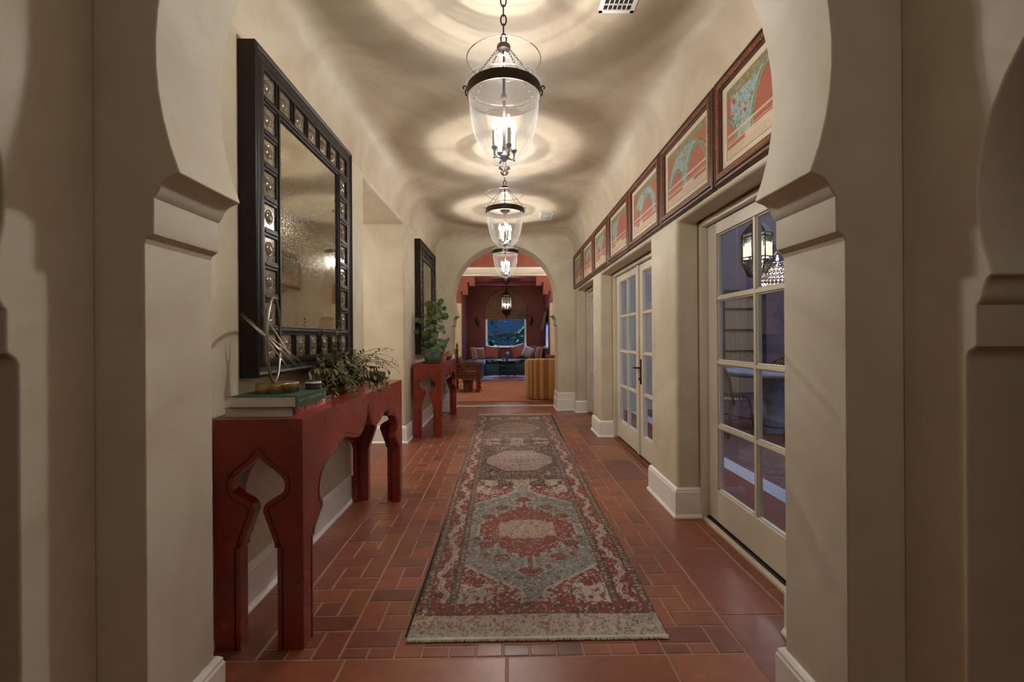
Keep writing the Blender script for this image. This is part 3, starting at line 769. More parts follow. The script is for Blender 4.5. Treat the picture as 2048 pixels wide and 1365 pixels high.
def print_colours(kind):
    def col(u, v):
        n = len(u); C = np.tile(L3(212, 196, 172), (n, 1)); x = (u-.075)/.85; y = (v-.09)/.82
        put = lambda m, c: C.__setitem__(m, np.array(c))
        cream = L3(206, 186, 160); terra = L3(166, 86, 64); green = L3(120, 128, 94); blue = L3(124, 164, 172); dk = L3(84, 74, 54)
        edge = (x > -.012) & (x < 1.012) & (y > -.012) & (y < 1.012); put(edge, L3(150, 128, 100))
        ins = (x > 0) & (x < 1) & (y > 0) & (y < 1); put(ins, cream)
        body = ins & (y > .13); put(body, terra)
        asp = .83*.85/(.52*.82)*1.0; X = x*asp; s = (1-.13)
        if kind == 0: arches = [(-.05*asp, .20, .30, .045), (.74*asp, .20, .56, .05)]; sp = (.06, .98)
        elif kind == 1: arches = [(.26*asp, .20, .27, .04), (.80*asp, .20, .40, .045)]; sp = (.06, .99)
        else: arches = [(.16*asp, .20, .26, .04), (.62*asp, .20, .36, .045)]; sp = (.10, .92)
        top = .90
        vault = body & (y > .20) & (x > sp[0]) & (x < sp[1]) & (y < top-.05*np.abs(np.sin(x*6)))
        if kind: vault &= (((X-.5*asp)/(.52*asp))**2+((y-.05)/.88)**2 < 1)
        d_all = np.full(n, 9.)
        for cx_, cy_, R_, w_ in arches:
            d = np.sqrt(((X-cx_))**2+((y-cy_)/1.25)**2)-R_; d_all = np.minimum(d_all, d)
        bl = vault & (d_all > 0)
        nz = .6*vnoise(X*44, y*50, kind)+.4*vnoise(X*90, y*95, kind+7); n2 = .6*vnoise(X*17, y*12, kind+3)+.4*vnoise(X*40, y*34, kind+9)
        put(bl, blue); put(bl & (nz > .60), L3(150, 182, 184)); put(bl & (n2 > .55) & (nz > .3), L3(186, 168, 144)); put(bl & (n2 > .55) & (nz > .60), L3(128, 112, 90)); put(bl & (n2 > .74), L3(140, 64, 54)); put(bl & (n2 < .27), green)
        for cx_, cy_, R_, w_ in arches:      # ribs
            d = np.sqrt((X-cx_)**2+((y-cy_)/1.25)**2)-R_
            m = body & (y > .2) & (d > -.012) & (d < w_); put(m, green); put(m & (nz > .6), L3(150, 156, 118)); put(body & (y > .2) & (np.abs(d-w_) < .007), dk); put(body & (y > .2) & (np.abs(d+.012) < .006), L3(84, 96, 66))
        # diagonal rib
        rib = np.abs((X-(.44 if kind == 0 else .40)*asp)-(y-.2)*.42) ; m = bl & (rib < .030); put(m, green); put(m & (nz > .55), L3(160, 160, 124))
        if kind:
            e = ((X-.5*asp)/(.52*asp))**2+((y-.05)/.88)**2; m = body & (y > .2) & (np.abs(e-1) < .055); put(m, L3(128, 134, 96))
        band = ins & (y > top-.02); put(band, L3(140, 138, 98)); put(band & (nz > .55), L3(104, 104, 72))
        for q in (.20, .235, .32, .335): put(ins & (np.abs(y-q) < .007), L3(206, 184, 158))
        for q in (.03, .06, .09, .115): put(ins & (np.abs(y-q) < .004) & (hsh(np.floor(x*60), np.floor(q*99)) > .2), L3(170, 146, 120))
        put(ins & (y > .13) & (y < .20) & (hsh(np.floor(x*7), np.zeros(n), kind) > .6), L3(206, 184, 158))
        C *= (.93+.14*vnoise(x*9, y*9, 5))[:, None]*(.96+.08*nz)[:, None]
        return C
    return col
PW, PH = .815, .545
PR_OUT = [(0, 0), (0, .020), (.004, .026), (.010, .026), (.014, .020), (.020, .022), (.028, .030), (.034, .031)]
PR_GILT = [(.034, .031), (.040, .034), (.048, .034), (.054, .028)]
PR_LIP = [(.054, .028), (.058, .022), (.066, .020), (.066, .008)]
def make_print(kind):
    r = thing('framed_print', '', 'picture', (XR, 0, 2.262))
    ng = lambda p: [(i, -h) for i, h in p]
    e = frame_sweep(PW, PH, ng(PR_OUT)).build('frame', M_frame, r, smooth=25); fix_normals(e)
    e2 = frame_sweep(PW, PH, ng(PR_GILT)).build('gilt_moulding', M_gold, e, smooth=25)
    e3 = frame_sweep(PW, PH, ng(PR_LIP)).build('inner_lip', M_frame, e, smooth=25)
    w_, h_ = PW/2-.064, PH/2-.064
    colour_grid('print', 230, 150, lambda u, v: (np.full(len(u), -.010), w_-u*2*w_, -h_+v*2*h_), print_colours(kind), M_print, r)
    b = MB(); b.box(-.008, 0, -PW/2+.01, PW/2-.01, -PH/2+.01, PH/2-.01); b.build('backing', M_frame, r)
    b = MB(); b.add([(-.013, -w_, -h_), (-.013, w_, -h_), (-.013, w_, h_), (-.013, -w_, h_)], [(0, 1, 2, 3)]); b.build('glazing', thin_glass('picture_glass_%d' % kind, (1, 1, 1, 1), .10), r)
    return r
protos = [make_print(k) for k in range(3)]
order = [(0, 'framed engraving of painted vaults nearest the front arch, cut off by it'), (1, 'second framed vault engraving in the row, left of the nearest one'),
         (2, 'third framed vault engraving in the row from the front'), (0, 'fourth framed vault engraving, middle of the row of seven'),
         (1, 'fifth framed vault engraving in the row above the double doors'), (2, 'second to last framed engraving at the far end of the row'), (1, 'farthest and smallest looking framed engraving by the far arch')]
seen = set()
for i, (k, lab) in enumerate(order):
    y = 7.36-.83*(6-i)-.415
    o = protos[k] if k not in seen else copy_tree(protos[k]); seen.add(k)
    o.location = (XR, y, 2.262); o['label'] = lab; o['group'] = 'framed vault engravings along the right wall'

# ------------------------------------------------------------------ runner rug
RL = 5.28
def rug_col(u, v):
    n = len(u); y = v*RL; s = (u-.5)*2; wob = (vnoise(u*9, y*7, 2)-.5)
    X = s*.52; a = np.abs(s+wob*.012)
    red = L3(124, 50, 42); rust = L3(130, 68, 50); dk = L3(72, 52, 46); cream = L3(172, 160, 146); grey = L3(127, 126, 122); brown = L3(100, 70, 56); beige = L3(162, 140, 124)
    C = np.tile(brown, (n, 1)); put = lambda m, c: C.__setitem__(m, np.array(c))
    px = np.floor(X/.0085).astype(float); py = np.floor(y/.0105).astype(float)
    g1 = hsh(px, py, 1); g2 = .55*vnoise(X*66, y*58, 4)+.45*vnoise(X*120, y*105, 24); g3 = vnoise(X*26, y*20, 6); ax = np.abs(X); g2 = .5+(g2-.5)*1.35
    gm = .55*vnoise(ax*62, y*54, 14)+.45*vnoise(ax*125, y*100, 34); gm = .5+(gm-.5)*1.35; g3m = vnoise(ax*23, y*18, 16)
    # ---- field
    f = .345; t = ax/f; fld = t < 1
    def lozenge(yc, half, neck=.13):
        d = np.abs(y-yc)/half
        w_ = np.where(d < .52, 1.06-.10*(np.abs(d-.42) < .05), np.where(d < .86, 1.06-(d-.52)/.34*(1.06-neck), neck))
        return w_+(np.floor(d*22) % 2)*.025, d
    def medal(yc, s_):
        q = (y-yc)/s_; aq = np.abs(q)
        w_ = np.where(aq < .085, .83, np.where(aq < .14, .76, np.where(aq < .19, .62, np.where(aq < .26, .52, np.where(aq < .31, .36, np.where(aq < .36, .17, np.where(aq < .47, .035, np.where(aq < .56, .20-np.abs(aq-.50)*2.2, -1))))))))
        return w_, aq
    for yc, spand, bg, med, core in ((1.02, red, grey, red, beige), (2.62, dk, beige, beige, brown), (4.20, brown, beige, brown, beige)):
        sec = fld & (np.abs(y-yc) < .80)
        put(sec, spand); put(sec & (g3m > .62), rust if yc < 2 else brown); put(sec & (gm > .72), cream); put(sec & (gm < .20), dk)
        cor = sec & (t > .55) & (np.abs(y-yc) > .62) & (np.abs(y-yc)+.25*(1-t) < .86); put(cor & (g3m > .35), cream); put(cor & (gm > .66), rust)
        w_, d = lozenge(yc, .80); lz = sec & (t < w_)
        put(lz, bg); put(sec & (np.abs(t-w_) < .035) & (d > .5), cream)
        put(lz & (g3m > .70), bg*.72); put(lz & (gm > .76), cream); put(lz & (gm < .17), (bg*.55+red*.25)); put(lz & (g3m < .22) & (gm > .5), red)
        w2, aq = medal(yc, 1.0)
        if yc < 2:
            put(sec & (t < w2+.055) & (aq < .57), L3(150, 150, 144)); m = sec & (t < w2)
            put(m, med); put(m & (gm > .82), beige); put(m & (gm < .09), dk)
            co = sec & (t < .50) & (aq < .105+.03*(t < .3)); put(co, core); put(co & (gm > .66), L3(146, 112, 92)); put(co & (gm < .14), rust)
            for fx, fy in ((.44, .36), (.44, -.36), (.70, .20), (.70, -.20)):
                fl_ = sec & (((t-fx)*f/.045)**2+((y-yc-fy)/.042)**2 < 1); put(fl_, rust); put(fl_ & (g2 > .62), dk)
        else:
            hexa = sec & (t < .88-np.maximum(0, np.abs(y-yc)-.10)*1.9) & (np.abs(y-yc) < .36)
            ring = sec & (t < .98-np.maximum(0, np.abs(y-yc)-.10)*1.9) & (np.abs(y-yc) < .41) & ~hexa
            put(sec & (np.abs(y-yc) < .62) & ~hexa, spand); put(sec & (np.abs(y-yc) < .62) & ~hexa & (gm > .66), beige); put(sec & (np.abs(y-yc) < .62) & ~hexa & (g3m < .3), brown)
            put(ring, dk if yc < 3 else brown); put(hexa, L3(160, 140, 126) if yc < 3 else L3(144, 120, 104)); put(hexa & (gm > .70), brown); put(hexa & (gm < .2), L3(150, 96, 80))
    # ---- borders
    bd = t >= 1
    put(bd, red); zz = (s*.52)
    q = (ax-f)/(.52-f)                        # 0 inner edge .. 1 outer edge
    ig = bd & (q < .22); put(ig, brown); put(ig & (((y/.034) % 1-.5)**2+((q-.11)/.16)**2 < .10) & (g2 < .62), L3(140, 118, 102))
    og = bd & (q > .76); put(og, brown); put(og & (((y/.030) % 1-.5)**2+((q-.875)/.16)**2 < .12) & (g2 < .6), L3(154, 136, 120))
    for e in (.015, .22, .76, .985): put(bd & (np.abs(q-e) < .022), dk)
    mb_ = bd & (q > .24) & (q < .74); me_ = .49+.15*np.sin(y*2*PI/.46+np.where(X > 0, 0, 1.3))+.06*np.sin(y*2*PI/.115)
    put(mb_ & (g2 > .60), rust); put(mb_ & (g2 < .22), dk); put(mb_ & (np.abs(q-me_) < .085+.06*(g3-.5)), cream); put(mb_ & (g2 > .78), cream); put(mb_ & (np.abs(q-me_) < .02) & (g1 > .4), rust)
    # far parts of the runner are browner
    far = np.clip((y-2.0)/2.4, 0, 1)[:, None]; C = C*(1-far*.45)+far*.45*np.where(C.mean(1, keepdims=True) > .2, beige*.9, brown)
    # ---- ends
    end = (y < .150); put(end, L3(164, 154, 140)); put(end & (g2 > .66) & (y > .03), L3(150, 110, 88)); put(end & (g2 < .16), L3(110, 92, 80))
    end2 = (y >= .150) & (y < .24); put(end2, red); put(end2 & (g2 > .55), dk); put((y >= .150) & (y < .156), dk); put(end2 & (g2 > .85), cream)
    far_end = y > RL-.10; put(far_end, L3(160, 148, 132)); put((y > RL-.20) & ~far_end, brown)
    # ---- wear: abrash streaks across, weave grain, faded speckle
    ab = vnoise(X*1.5, y*16, 8); C *= (.80+.40*ab)[:, None]
    big = vnoise(X*3, y*1.6, 9)[:, None]; C = C*(1-.22*big)+.22*big*L3(150, 136, 122)
    sp = hsh(px*1.7, py*2.3, 11); C = np.where((sp > .90)[:, None], C*.6+.4*L3(196, 184, 168), C); C = np.where((sp < .10)[:, None], C*.62, C)
    return C*(.84+.32*hsh(np.arange(n) % 977, np.floor(np.arange(n)/977), 12))[:, None]
def rug_pos(u, v):
    y = 1.785+v*RL; xl = -.398-.042*v; xr = .640+.040*v; x = xl+(xr-xl)*u
    return x+.006*np.sin(y*3.1)*(np.abs(u-.5)*2), y+.004*np.sin(x*9), .0095+.0012*np.sin(y*7+x*3)
rug = thing('runner_rug', 'long faded oriental runner rug down the middle of the hall', 'rug', (0, 0, 0))
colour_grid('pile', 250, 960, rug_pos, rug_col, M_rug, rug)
b = MB(); b.add([(-.398,1.785,.0052),(.640,1.785,.0052),(.680,7.065,.0052),(-.440,7.065,.0052),(-.398,1.785,.009),(.640,1.785,.009),(.680,7.065,.009),(-.440,7.065,.009)], [(0,1,5,4),(1,2,6,5),(2,3,7,6),(3,0,4,7)])
b.build('bound_edge', M_pad, rug)
b = MB()
for (yy, sgn, xa, xb) in ((1.785, -1, -.398, .640), (7.065, 1, -.44, .68)):
    nfr = 420
    for i in range(nfr):
        x = xa+(xb-xa)*(i+random.random())/nfr; l_ = random.uniform(.004, .011); dx = random.uniform(-.006, .006)
        b.tube([(x, yy-sgn*.008, .009), (x+dx*.4, yy+sgn*l_*.5, .009), (x+dx, yy+sgn*l_, .004)], [.0032, .0030, .0015], 4)
b.build('fringe', M_fringe, rug)
pad = MB(); pad.prism([(-.414, 1.815), (.60, 1.84), (.708, 6.95), (-.40, 7.0)], 'z', .0002, .0045)
tag(pad.build('rug_underlay', M_pad), 'dark underlay peeking out along the runner edge', 'rug pad')

# ------------------------------------------------------------------ things on the near console
def text_mesh(name, s, size, mat, parent, M, width=None, ext=.0004, bold=0.):
    c = D.curves.new(name+'_src', 'FONT'); c.body = s; c.size = size; c.align_x = 'CENTER'; c.align_y = 'CENTER'; c.extrude = ext; c.offset = bold
    t = D.objects.new(name+'_src', c); COL.objects.link(t); dg = bpy.context.evaluated_depsgraph_get(); dg.update()
    me = D.meshes.new_from_object(t.evaluated_get(dg)); D.objects.remove(t)
    me.materials.clear(); me.materials.append(mat)
    xs_ = [v.co.x for v in me.vertices]; w_ = max(xs_)-min(xs_); k = (width/w_) if width else 1
    me.transform(M @ Matrix.Diagonal((k, 1, 1, 1))); o = D.objects.new(name, me); COL.objects.link(o); o.parent = parent; return o
M_page = pmat('page_block', lin(226, 220, 216), .8, n=(3, 2, .4, .6), col2=lin(186, 178, 172))
nt = M_page.node_tree; wv = nt.nodes.new('ShaderNodeTexWave'); wv.bands_direction = 'Z'; wv.inputs['Scale'].default_value = 160; wv.inputs['Distortion'].default_value = 1.5
tcn = [q for q in nt.nodes if q.type == 'TEX_COORD'][0]; nt.links.new(tcn.outputs['Object'], wv.inputs['Vector'])
bpn = nt.nodes.new('ShaderNodeBump'); bpn.inputs['Strength'].default_value = .4; bpn.inputs['Distance'].default_value = .001
nt.links.new(wv.outputs['Fac'], bpn.inputs['Height']); nt.links.new(bpn.outputs[0], nt.nodes['Principled BSDF'].inputs['Normal'])
M_bgreen = pmat('green_cloth_cover', lin(44, 78, 58), .5)
M_bred = pmat('red_jacket', lin(196, 58, 66), .4); M_bdark = pmat('dark_cover', lin(46, 40, 48), .5)
M_letter = pmat('white_lettering', lin(238, 232, 226), .5); M_letter2 = pmat('pale_lettering', lin(150, 168, 150), .5)
def book(loc, w_, l_, t, cover, label, rz, spine):
    """lies flat: spine along +x side, length along y, page ends towards the viewer"""
    r = thing('book', label, 'book', loc, rz, 'books under the ring sculpture'); ct = .0028
    b = MB(); b.box(-w_/2, w_/2, 0, l_, 0, ct); b.box(-w_/2, w_/2, 0, l_, t-ct, t); b.box(w_/2-ct, w_/2+.0015, 0, l_, 0, t)
    cv = b.build('cover', cover, r, bevel=.0012)
    b = MB(); b.box(-w_/2+.004, w_/2-ct, .004, l_-.004, ct, t-ct); b.build('page_block', M_page, r, bevel=.001)
    return r
zT = .893
bk1 = book((-.985, 1.797, zT+.0005), .272, .392, .038, pmat('pale_jacket', lin(206, 196, 196), .45), 'lower red and white travel book with bold spine letters', -.005, 1)
MS = lambda x, y, z: Matrix.Translation((x, y, z)) @ Matrix.Rotation(PI/2, 4, 'Z') @ Matrix.Rotation(PI/2, 4, 'X')
text_mesh('spine_title', 'THE TRAVEL BOOK', .032, M_letter, bk1, MS(.1378, .178, .019), .275, bold=.0006)
b = MB(); b.box(.1362, .1376, .0, .392, .0005, .0375); b.build('spine', M_bred, bk1)
b = MB(); b.prism([(.136, .0), (-.02, .0), (.06, .392), (.136, .392)], 'z', .0376, .0380); b.build('jacket_red', M_bred, bk1)
b = MB(); b.box(.1368, .1379, .333, .392, .004, .034)
for k in range(7): b.box(.1375, .1383, .338+.007*k, .342+.007*k, .008+.004*(k % 3), .018+.005*(k % 3), 1)
b.build('spine_picture', [M_bdark, M_letter2], bk1)
b = MB(); b.prism([(.0005, .004), (.028, .004), (.018, .034), (.0005, .034)], 'x', .1368, .1379); b.build('spine_edge_band', M_bdark, bk1)
b = MB(); b.prism([(-.136, .20), (.136, .11), (.136, .30), (-.136, .392)], 'z', .0378, .0384); b.build('jacket_band', M_letter, bk1)
zB = zT+.0390
bk2 = book((-.958, 1.780, zB), .262, .302, .046, M_bgreen, 'upper dark green book with pale spine letters, below the brass disc', .01, 1)
text_mesh('spine_title', 'ROBERT A. M. STERN: ON CAMPUS', .0135, M_letter2, bk2, MS(.1328, .135, .024), .225)
b = MB(); b.lathe([(0, 0), (.006, 0), (.006, .001), (0, .001)], (.1325, .278, .026), 12, axis='x'); b.box(.1325, .1334, .275, .281, .009, .018); b.build('publisher_mark', M_letter2, bk2)
zD = zB+.0463
# ring sculpture
rs = thing('ring_sculpture', 'silver ring sculpture pierced by needle rods on a brass disc base', 'sculpture', (-.972, 1.925, zD))
b = MB(); b.lathe([(0, 0), (.082, 0), (.0845, .004), (.0845, .036), (.081, .041), (0, .042)], seg=48); b.build('base', M_brass, rs, smooth=35)
ph = math.radians(19); R0 = .178; zc = .042+R0+.002
b = MB(); P = []
for k in range(64):
    a = 2*PI*k/64; P.append((-.012+R0*cos(a)*(-sin(ph)), R0*cos(a)*cos(ph), zc+R0*sin(a)))
b.tube(P, .0058, 8, closed=True); b.build('ring', M_silver, rs, smooth=True)
b = MB()
for (p, q) in (((-.135, -.03, .338), (.072, .03, .100)), ((-.128, -.05, .330), (.050, .06, .108)), ((-.080, .02, .352), (.092, -.02, .112)), ((-.128, .03, .312), (.078, -.05, .095)), ((-.112, .0, .300), (.060, .02, .125)), ((-.06, -.04, .275), (.088, .05, .115))):
    p = Vector(p); q = Vector(q); b.tube([p, p.lerp(q, .3), p.lerp(q, .5), p.lerp(q, .7), q], [.0008, .0026, .0036, .0026, .0008], 7)
b.build('needle_rods', M_silver, rs, smooth=True)
# small dotted jar on the green book
j = thing('lidded_jar', 'small black dotted jar with white lid on the green book', 'jar', (-.868, 2.035, zD))
M_jblack = pmat('black_dotted', lin(26, 24, 24), .4); M_ivory = pmat('ivory', lin(230, 224, 214), .4)
b = MB(); b.lathe([(0, 0), (.031, 0), (.034, .003), (.034, .024), (.031, .026), (0, .026)], seg=28); bb = b.build('body', M_jblack, j, smooth=40)
b = MB()
for q in range(3):
    for k in range(22):
        a = 2*PI*(k+.5*(q % 2))/22; b.ball((.0338*cos(a), .0338*sin(a), .006+.006*q), .0013, 6, 4)
b.build('dots', M_ivory, bb)
b = MB(); b.lathe([(0, .026), (.0335, .026), (.0335, .033), (.032, .034), (0, .034)], seg=28); b.build('lid', M_ivory, j, smooth=40)
b = MB(); b.lathe([(0, .034), (.032, .034), (.029, .037), (0, .0375)], seg=28); b.build('lid_top', M_jblack, j, smooth=40)

# trailing plant in a clay bowl
p1 = thing('potted_plant', 'straggly olive green trailing plant in a low pink clay bowl', 'plant', (-.985, 2.63, zT))
b = MB(); b.lathe([(0, 0), (.05, 0), (.060, .006), (.072, .030), (.074, .045), (.070, .048), (.067, .042), (.055, .030), (0, .030)], seg=36); b.build('bowl', M_clay, p1, smooth=35)
b = MB(); b.lathe([(0, .030), (.055, .036), (.066, .038)], seg=24, cap=False); b.build('soil', M_soil, p1)
st = MB(); lf = MB(); R_ = random.Random(11)
def spray(p, d, L, droop, nl, ll, lw, r0=.0022):
    d = Vector(d).normalized(); pts = []; q = Vector(p)
    for i in range(9):
        pts.append(tuple(q)); d = (d+Vector((R_.uniform(-.12, .12), R_.uniform(-.12, .12), -droop))).normalized(); q = q+d*(L/8)
        q.x = max(q.x, -.085-.0); q.z = max(q.z, .012)
    st.tube(pts, [r0*(1-.07*i) for i in range(9)], 5)
    for i in range(nl):
        t = .12+.88*(i+R_.random()*.5)/nl; k = min(7, int(t*8)); f = t*8-k; a = Vector(pts[k]).lerp(Vector(pts[k+1]), min(1, f))
        tg = (Vector(pts[k+1])-Vector(pts[k])).normalized(); an = R_.uniform(0, 2*PI); u_ = tg.cross(Vector((.2, .3, .9))).normalized(); v_ = tg.cross(u_)
        dd = tg*.5+(u_*cos(an)+v_*sin(an))*.8; e = a+dd*ll
        if e.x < -.145: dd.x = abs(dd.x)
        lf.leaf(a, dd, ll*R_.uniform(.6, 1.2), lw, .35, 0, 3)
for i in range(46):
    a = 2*PI*i/46*1.9; spray((.03*cos(a), .03*sin(a), .04), (.60*cos(a)+.22, .95*sin(a), R_.uniform(.9, 2.0)), R_.uniform(.22, .36), R_.uniform(.14, .34), 22, .036, .013)
for i in range(8): spray((0, -.03+.01*i, .05), (R_.uniform(-.20, .05), R_.uniform(-.55, .25), 2.6), R_.uniform(.24, .40), .03, 30, .030, .012)
for i in range(10): spray((.02, .02, .10), (R_.uniform(.3, 1.0), R_.uniform(-.1, .9), R_.uniform(1.0, 1.7)), R_.uniform(.28, .40), R_.uniform(.16, .27), 18, .024, .006)
for i in range(80):
    a = R_.uniform(0, 2*PI); p = (.055*cos(a), .055*sin(a), R_.uniform(.05, .20)); lf.leaf(p, (.8*cos(a)+.2, cos(a*1.7), R_.uniform(-.5, .6)), R_.uniform(.05, .10), .034, .5, 0, 4)
for i in range(26):
    a = R_.uniform(0, 2*PI); c = (.03+.05*cos(a), .05+.06*sin(a), R_.uniform(.20, .25))
    for k in range(9): q = 2*PI*k/9; lf.leaf(c, (cos(q), sin(q), .5), .030, .010, .2, 0, 2)
lf.v = [(x, y, max(z, .004)) for x, y, z in lf.v]; st.v = [(x, y, max(z, .004)) for x, y, z in st.v]
st.build('stems', M_stem, p1, smooth=True); lf.build('foliage', M_olive, p1)
# mottled glass vase
va = thing('glass_vase', 'mottled pinkish mercury glass cylinder vase behind the trailing plant', 'vase', (-1.0, 3.03, zT))
b = MB(); b.lathe([(0, 0), (.048, 0), (.052, .004), (.053, .165), (.050, .170), (.048, .165), (.047, .010), (0, .008)], seg=36); b.build('body', M_mott, va, smooth=35)
# dark dish and stone mortar
M_dish = pmat('dark_bronze_dish', lin(48, 42, 34), .35, metal=.4); M_stone = pmat('dark_stone', lin(58, 50, 44), .8, n=(30, 4, .4, .7), col2=lin(36, 31, 28), bump=(70, .5, .004))
dsh = thing('shallow_dish', 'dark bronze footed dish at the far end of the near console', 'dish', (-.945, 3.27, zT))
b = MB(); b.lathe([(0, 0), (.06, 0), (.063, .003), (.064, .008), (.085, .016), (.098, .026), (.0985, .028), (.094, .0275), (.08, .019), (0, .014)], seg=36); b.build('bowl', M_dish, dsh, smooth=40)
b = MB()
for k in range(3): a = 2*PI*k/3-.5; b.ball((.094*cos(a), .094*sin(a), .024), .006)
b.build('rim_lug', M_dish, dsh, smooth=True)
mo = thing('stone_mortar', 'rough dark stone bowl resting in the bronze dish', 'bowl', (-.945, 3.272, zT+.0190))
b = MB(); b.lathe([(0, 0), (.055, 0), (.066, .010), (.070, .040), (.066, .050), (.056, .048), (.045, .030), (0, .026)], seg=28); b.build('body', M_stone, mo, smooth=40)
b = MB(); b.ball((.01, .0, .048), (.045, .022, .014), 16, 8); b.build('pestle_stone', pmat('tan_stone', lin(128, 104, 80), .85), mo, smooth=True)

# ------------------------------------------------------------------ things on the far console
p2 = thing('potted_plant', 'leggy round leaved green plant in a celadon pot with saucer', 'plant', (-.935, 5.70, zT))
b = MB(); b.lathe([(0, 0), (.105, 0), (.118, .008), (.124, .022), (.120, .022), (.110, .012), (0, .010)], seg=36); b.build('saucer', M_celadon, p2, smooth=35)
b = MB(); b.lathe([(0, .012), (.075, .012), (.092, .030), (.106, .080), (.110, .150), (.116, .166), (.118, .178), (.110, .180), (.104, .168), (.100, .150), (0, .150)], seg=40); b.build('pot', M_celadon, p2, smooth=35)
b = MB(); b.lathe([(0, .156), (.102, .153)], seg=24, cap=False); b.build('soil', M_soil, p2)
st = MB(); lf = MB(); R_ = random.Random(5)
b = st; b.tube([(0, 0, .14), (.004, 0, .26), (-.01, .01, .36), (.01, 0, .46)], [.024, .022, .014, .009], 10)
def round_leaf(c, nrm, r):
    nrm = Vector(nrm).normalized(); u_ = nrm.cross(Vector((0, 0, 1))); u_ = (u_ if u_.length > .05 else Vector((1, 0, 0))).normalized(); v_ = nrm.cross(u_); o = len(lf.v); c = Vector(c); n = 14
    lf.v.append(tuple(c-nrm*r*.10))
    for k in range(n):
        a = 2*PI*k/n; rr = r*(1+.06*cos(3*a)); lf.v.append(tuple(c+(u_*cos(a)+v_*sin(a))*rr+nrm*r*.12*cos(2*a)))
    for k in range(n): lf.face([o, o+1+k, o+1+(k+1) % n])
for i in range(74):
    h = R_.uniform(.17, .78)**1.0; sp_ = .165 if h < .62 else .10
    if h < .33: sp_ = .15
    a = R_.uniform(0, 2*PI); c = Vector((R_.uniform(.35, 1)*sp_*cos(a)+.02, R_.uniform(.35, 1)*sp_*sin(a), h))
    if c.x < -.19: c.x = -.19
    base = Vector((.0, 0, max(.2, min(h-.06, .48)))); st.tube([base, base.lerp(c, .5)+Vector((0, 0, .02)), c], [.0035, .003, .002], 5)
    d = (c-base).normalized(); round_leaf(c, Vector((d.x*.5+R_.uniform(-.2, .4), d.y*.4-.8, R_.uniform(.15, .8))), R_.uniform(.024, .043))
top = [(.01, 0, .46), (.05, -.01, .62), (.06, 0, .78), (.075, 0, .92), (.115, .01, .965), (.145, 0, .94), (.155, 0, .90)]
st.tube(top, [.005, .004, .003, .002, .0016, .0014, .001], 5)
for q in top[3:]: lf.leaf(q, (R_.uniform(-1, 1), -.4, .3), .022, .012, .2)
for c, r in (((.115, 0, .78), .040), ((.005, 0, .72), .042), ((.155, 0, .69), .034), ((-.02, .02, .70), .03), ((-.235+.05, 0, .54), .036), ((-.19, 0, .40), .036), ((.155, -.02, .60), .04), ((.17, .03, .58), .032)):
    st.tube([(.02, 0, max(.3, c[2]-.12)), (c[0]*.6, c[1], c[2]-.02), c], [.003, .0025, .002], 5); round_leaf(c, (R_.uniform(-.2, .3), -1, R_.uniform(.1, .5)), r)
st.build('stems', M_stem, p2, smooth=True); lf.build('foliage', M_leaf, p2, smooth=True)
p3 = thing('succulent_plant', 'small brownish succulent in a terracotta pot beside the celadon pot', 'plant', (-.865, 6.12, zT))
b = MB(); b.lathe([(0, 0), (.045, 0), (.058, .06), (.062, .075), (.056, .077), (.05, .06), (0, .06)], seg=28); b.build('pot', M_clay, p3, smooth=35)
st = MB(); lf = MB(); R_ = random.Random(9)
for i in range(15):
    a = R_.uniform(0, 2*PI); e = (.075*cos(a)*R_.uniform(.3, 1)+.02, .075*sin(a), R_.uniform(.12, .33)); st.tube([(.01*cos(a), .01*sin(a), .05), (e[0]*.4, e[1]*.4, e[2]*.6), e], [.005, .004, .003], 5)
    for k in range(11):
        q = R_.uniform(0, 2*PI); lf.leaf(e, (cos(q), sin(q), R_.uniform(-.1, .8)), .038, .018, .1, 0, 3)
st.build('stems', M_stem, p3, smooth=True); lf.build('foliage', pmat('bronze_leaf', lin(96, 84, 54), .5, n=(30, 3, .4, .65), col2=lin(88, 54, 40)), p3)
tb = thing('terracotta_jar', 'round brown terracotta jar on the far console behind the succulent', 'jar', (-.845, 6.52, zT))
b = MB(); b.lathe([(0, 0), (.03, 0), (.055, .02), (.068, .055), (.058, .09), (.03, .105), (.026, .112), (.022, .112), (.024, .10), (0, .09)], seg=28); b.build('body', pmat('brown_clay', lin(140, 92, 58), .6, n=(9, 3, .4, .7), col2=lin(104, 66, 42)), tb, smooth=35)
wc = thing('marble_block', 'small white marble block at the far end of the red console', 'ornament', (-.83, 6.98, zT))
b = MB(); b.box(-.035, .035, -.045, .045, 0, .05); b.box(-.028, .028, -.038, .038, .05, .058); b.build('body', M_ivory, wc, bevel=.003)

# ------------------------------------------------------------------ great room beyond the far arch
YA0, YA1 = 13.0, 15.5; AXL, AXR = -1.30, 1.29; ZA = 2.99
b = MB()
for s0, s1 in ((-3.4, AXL), (AXR, 3.4)): b.box(s0, s1, YA0, YA0+.25, 0, 2.22)
struct(b.build('wall_great_room_lower', M_gwall))
K = .20; kz = .262
def stepL(sx, x):    # keyhole stepped corbels, right or left half, top down
    w1, w2, z1, z2 = .40, .195, 2.725, 2.47
    pts = [(x-sx*w1, ZA), (x-sx*w1, z1)]
    cxk, r = x-sx*(w2+.028), .028
    pts += [(cxk-sx*r, z1)]+[(cxk-sx*r*cos(a), z1+.07+r*sin(a)) for a in [PI*k/8 for k in range(9)]]+[(x-sx*w2, z1-.0)]
    pts += [(x-sx*w2, z2)]
    cxk = x-sx*.028
    pts += [(cxk-sx*r, z2)]+[(cxk-sx*r*cos(a), z2+.07+r*sin(a)) for a in [PI*k/8 for k in range(9)]]+[(x, z2)]
    return pts
Lp = stepL(-1, AXL); Rp = stepL(1, AXR)
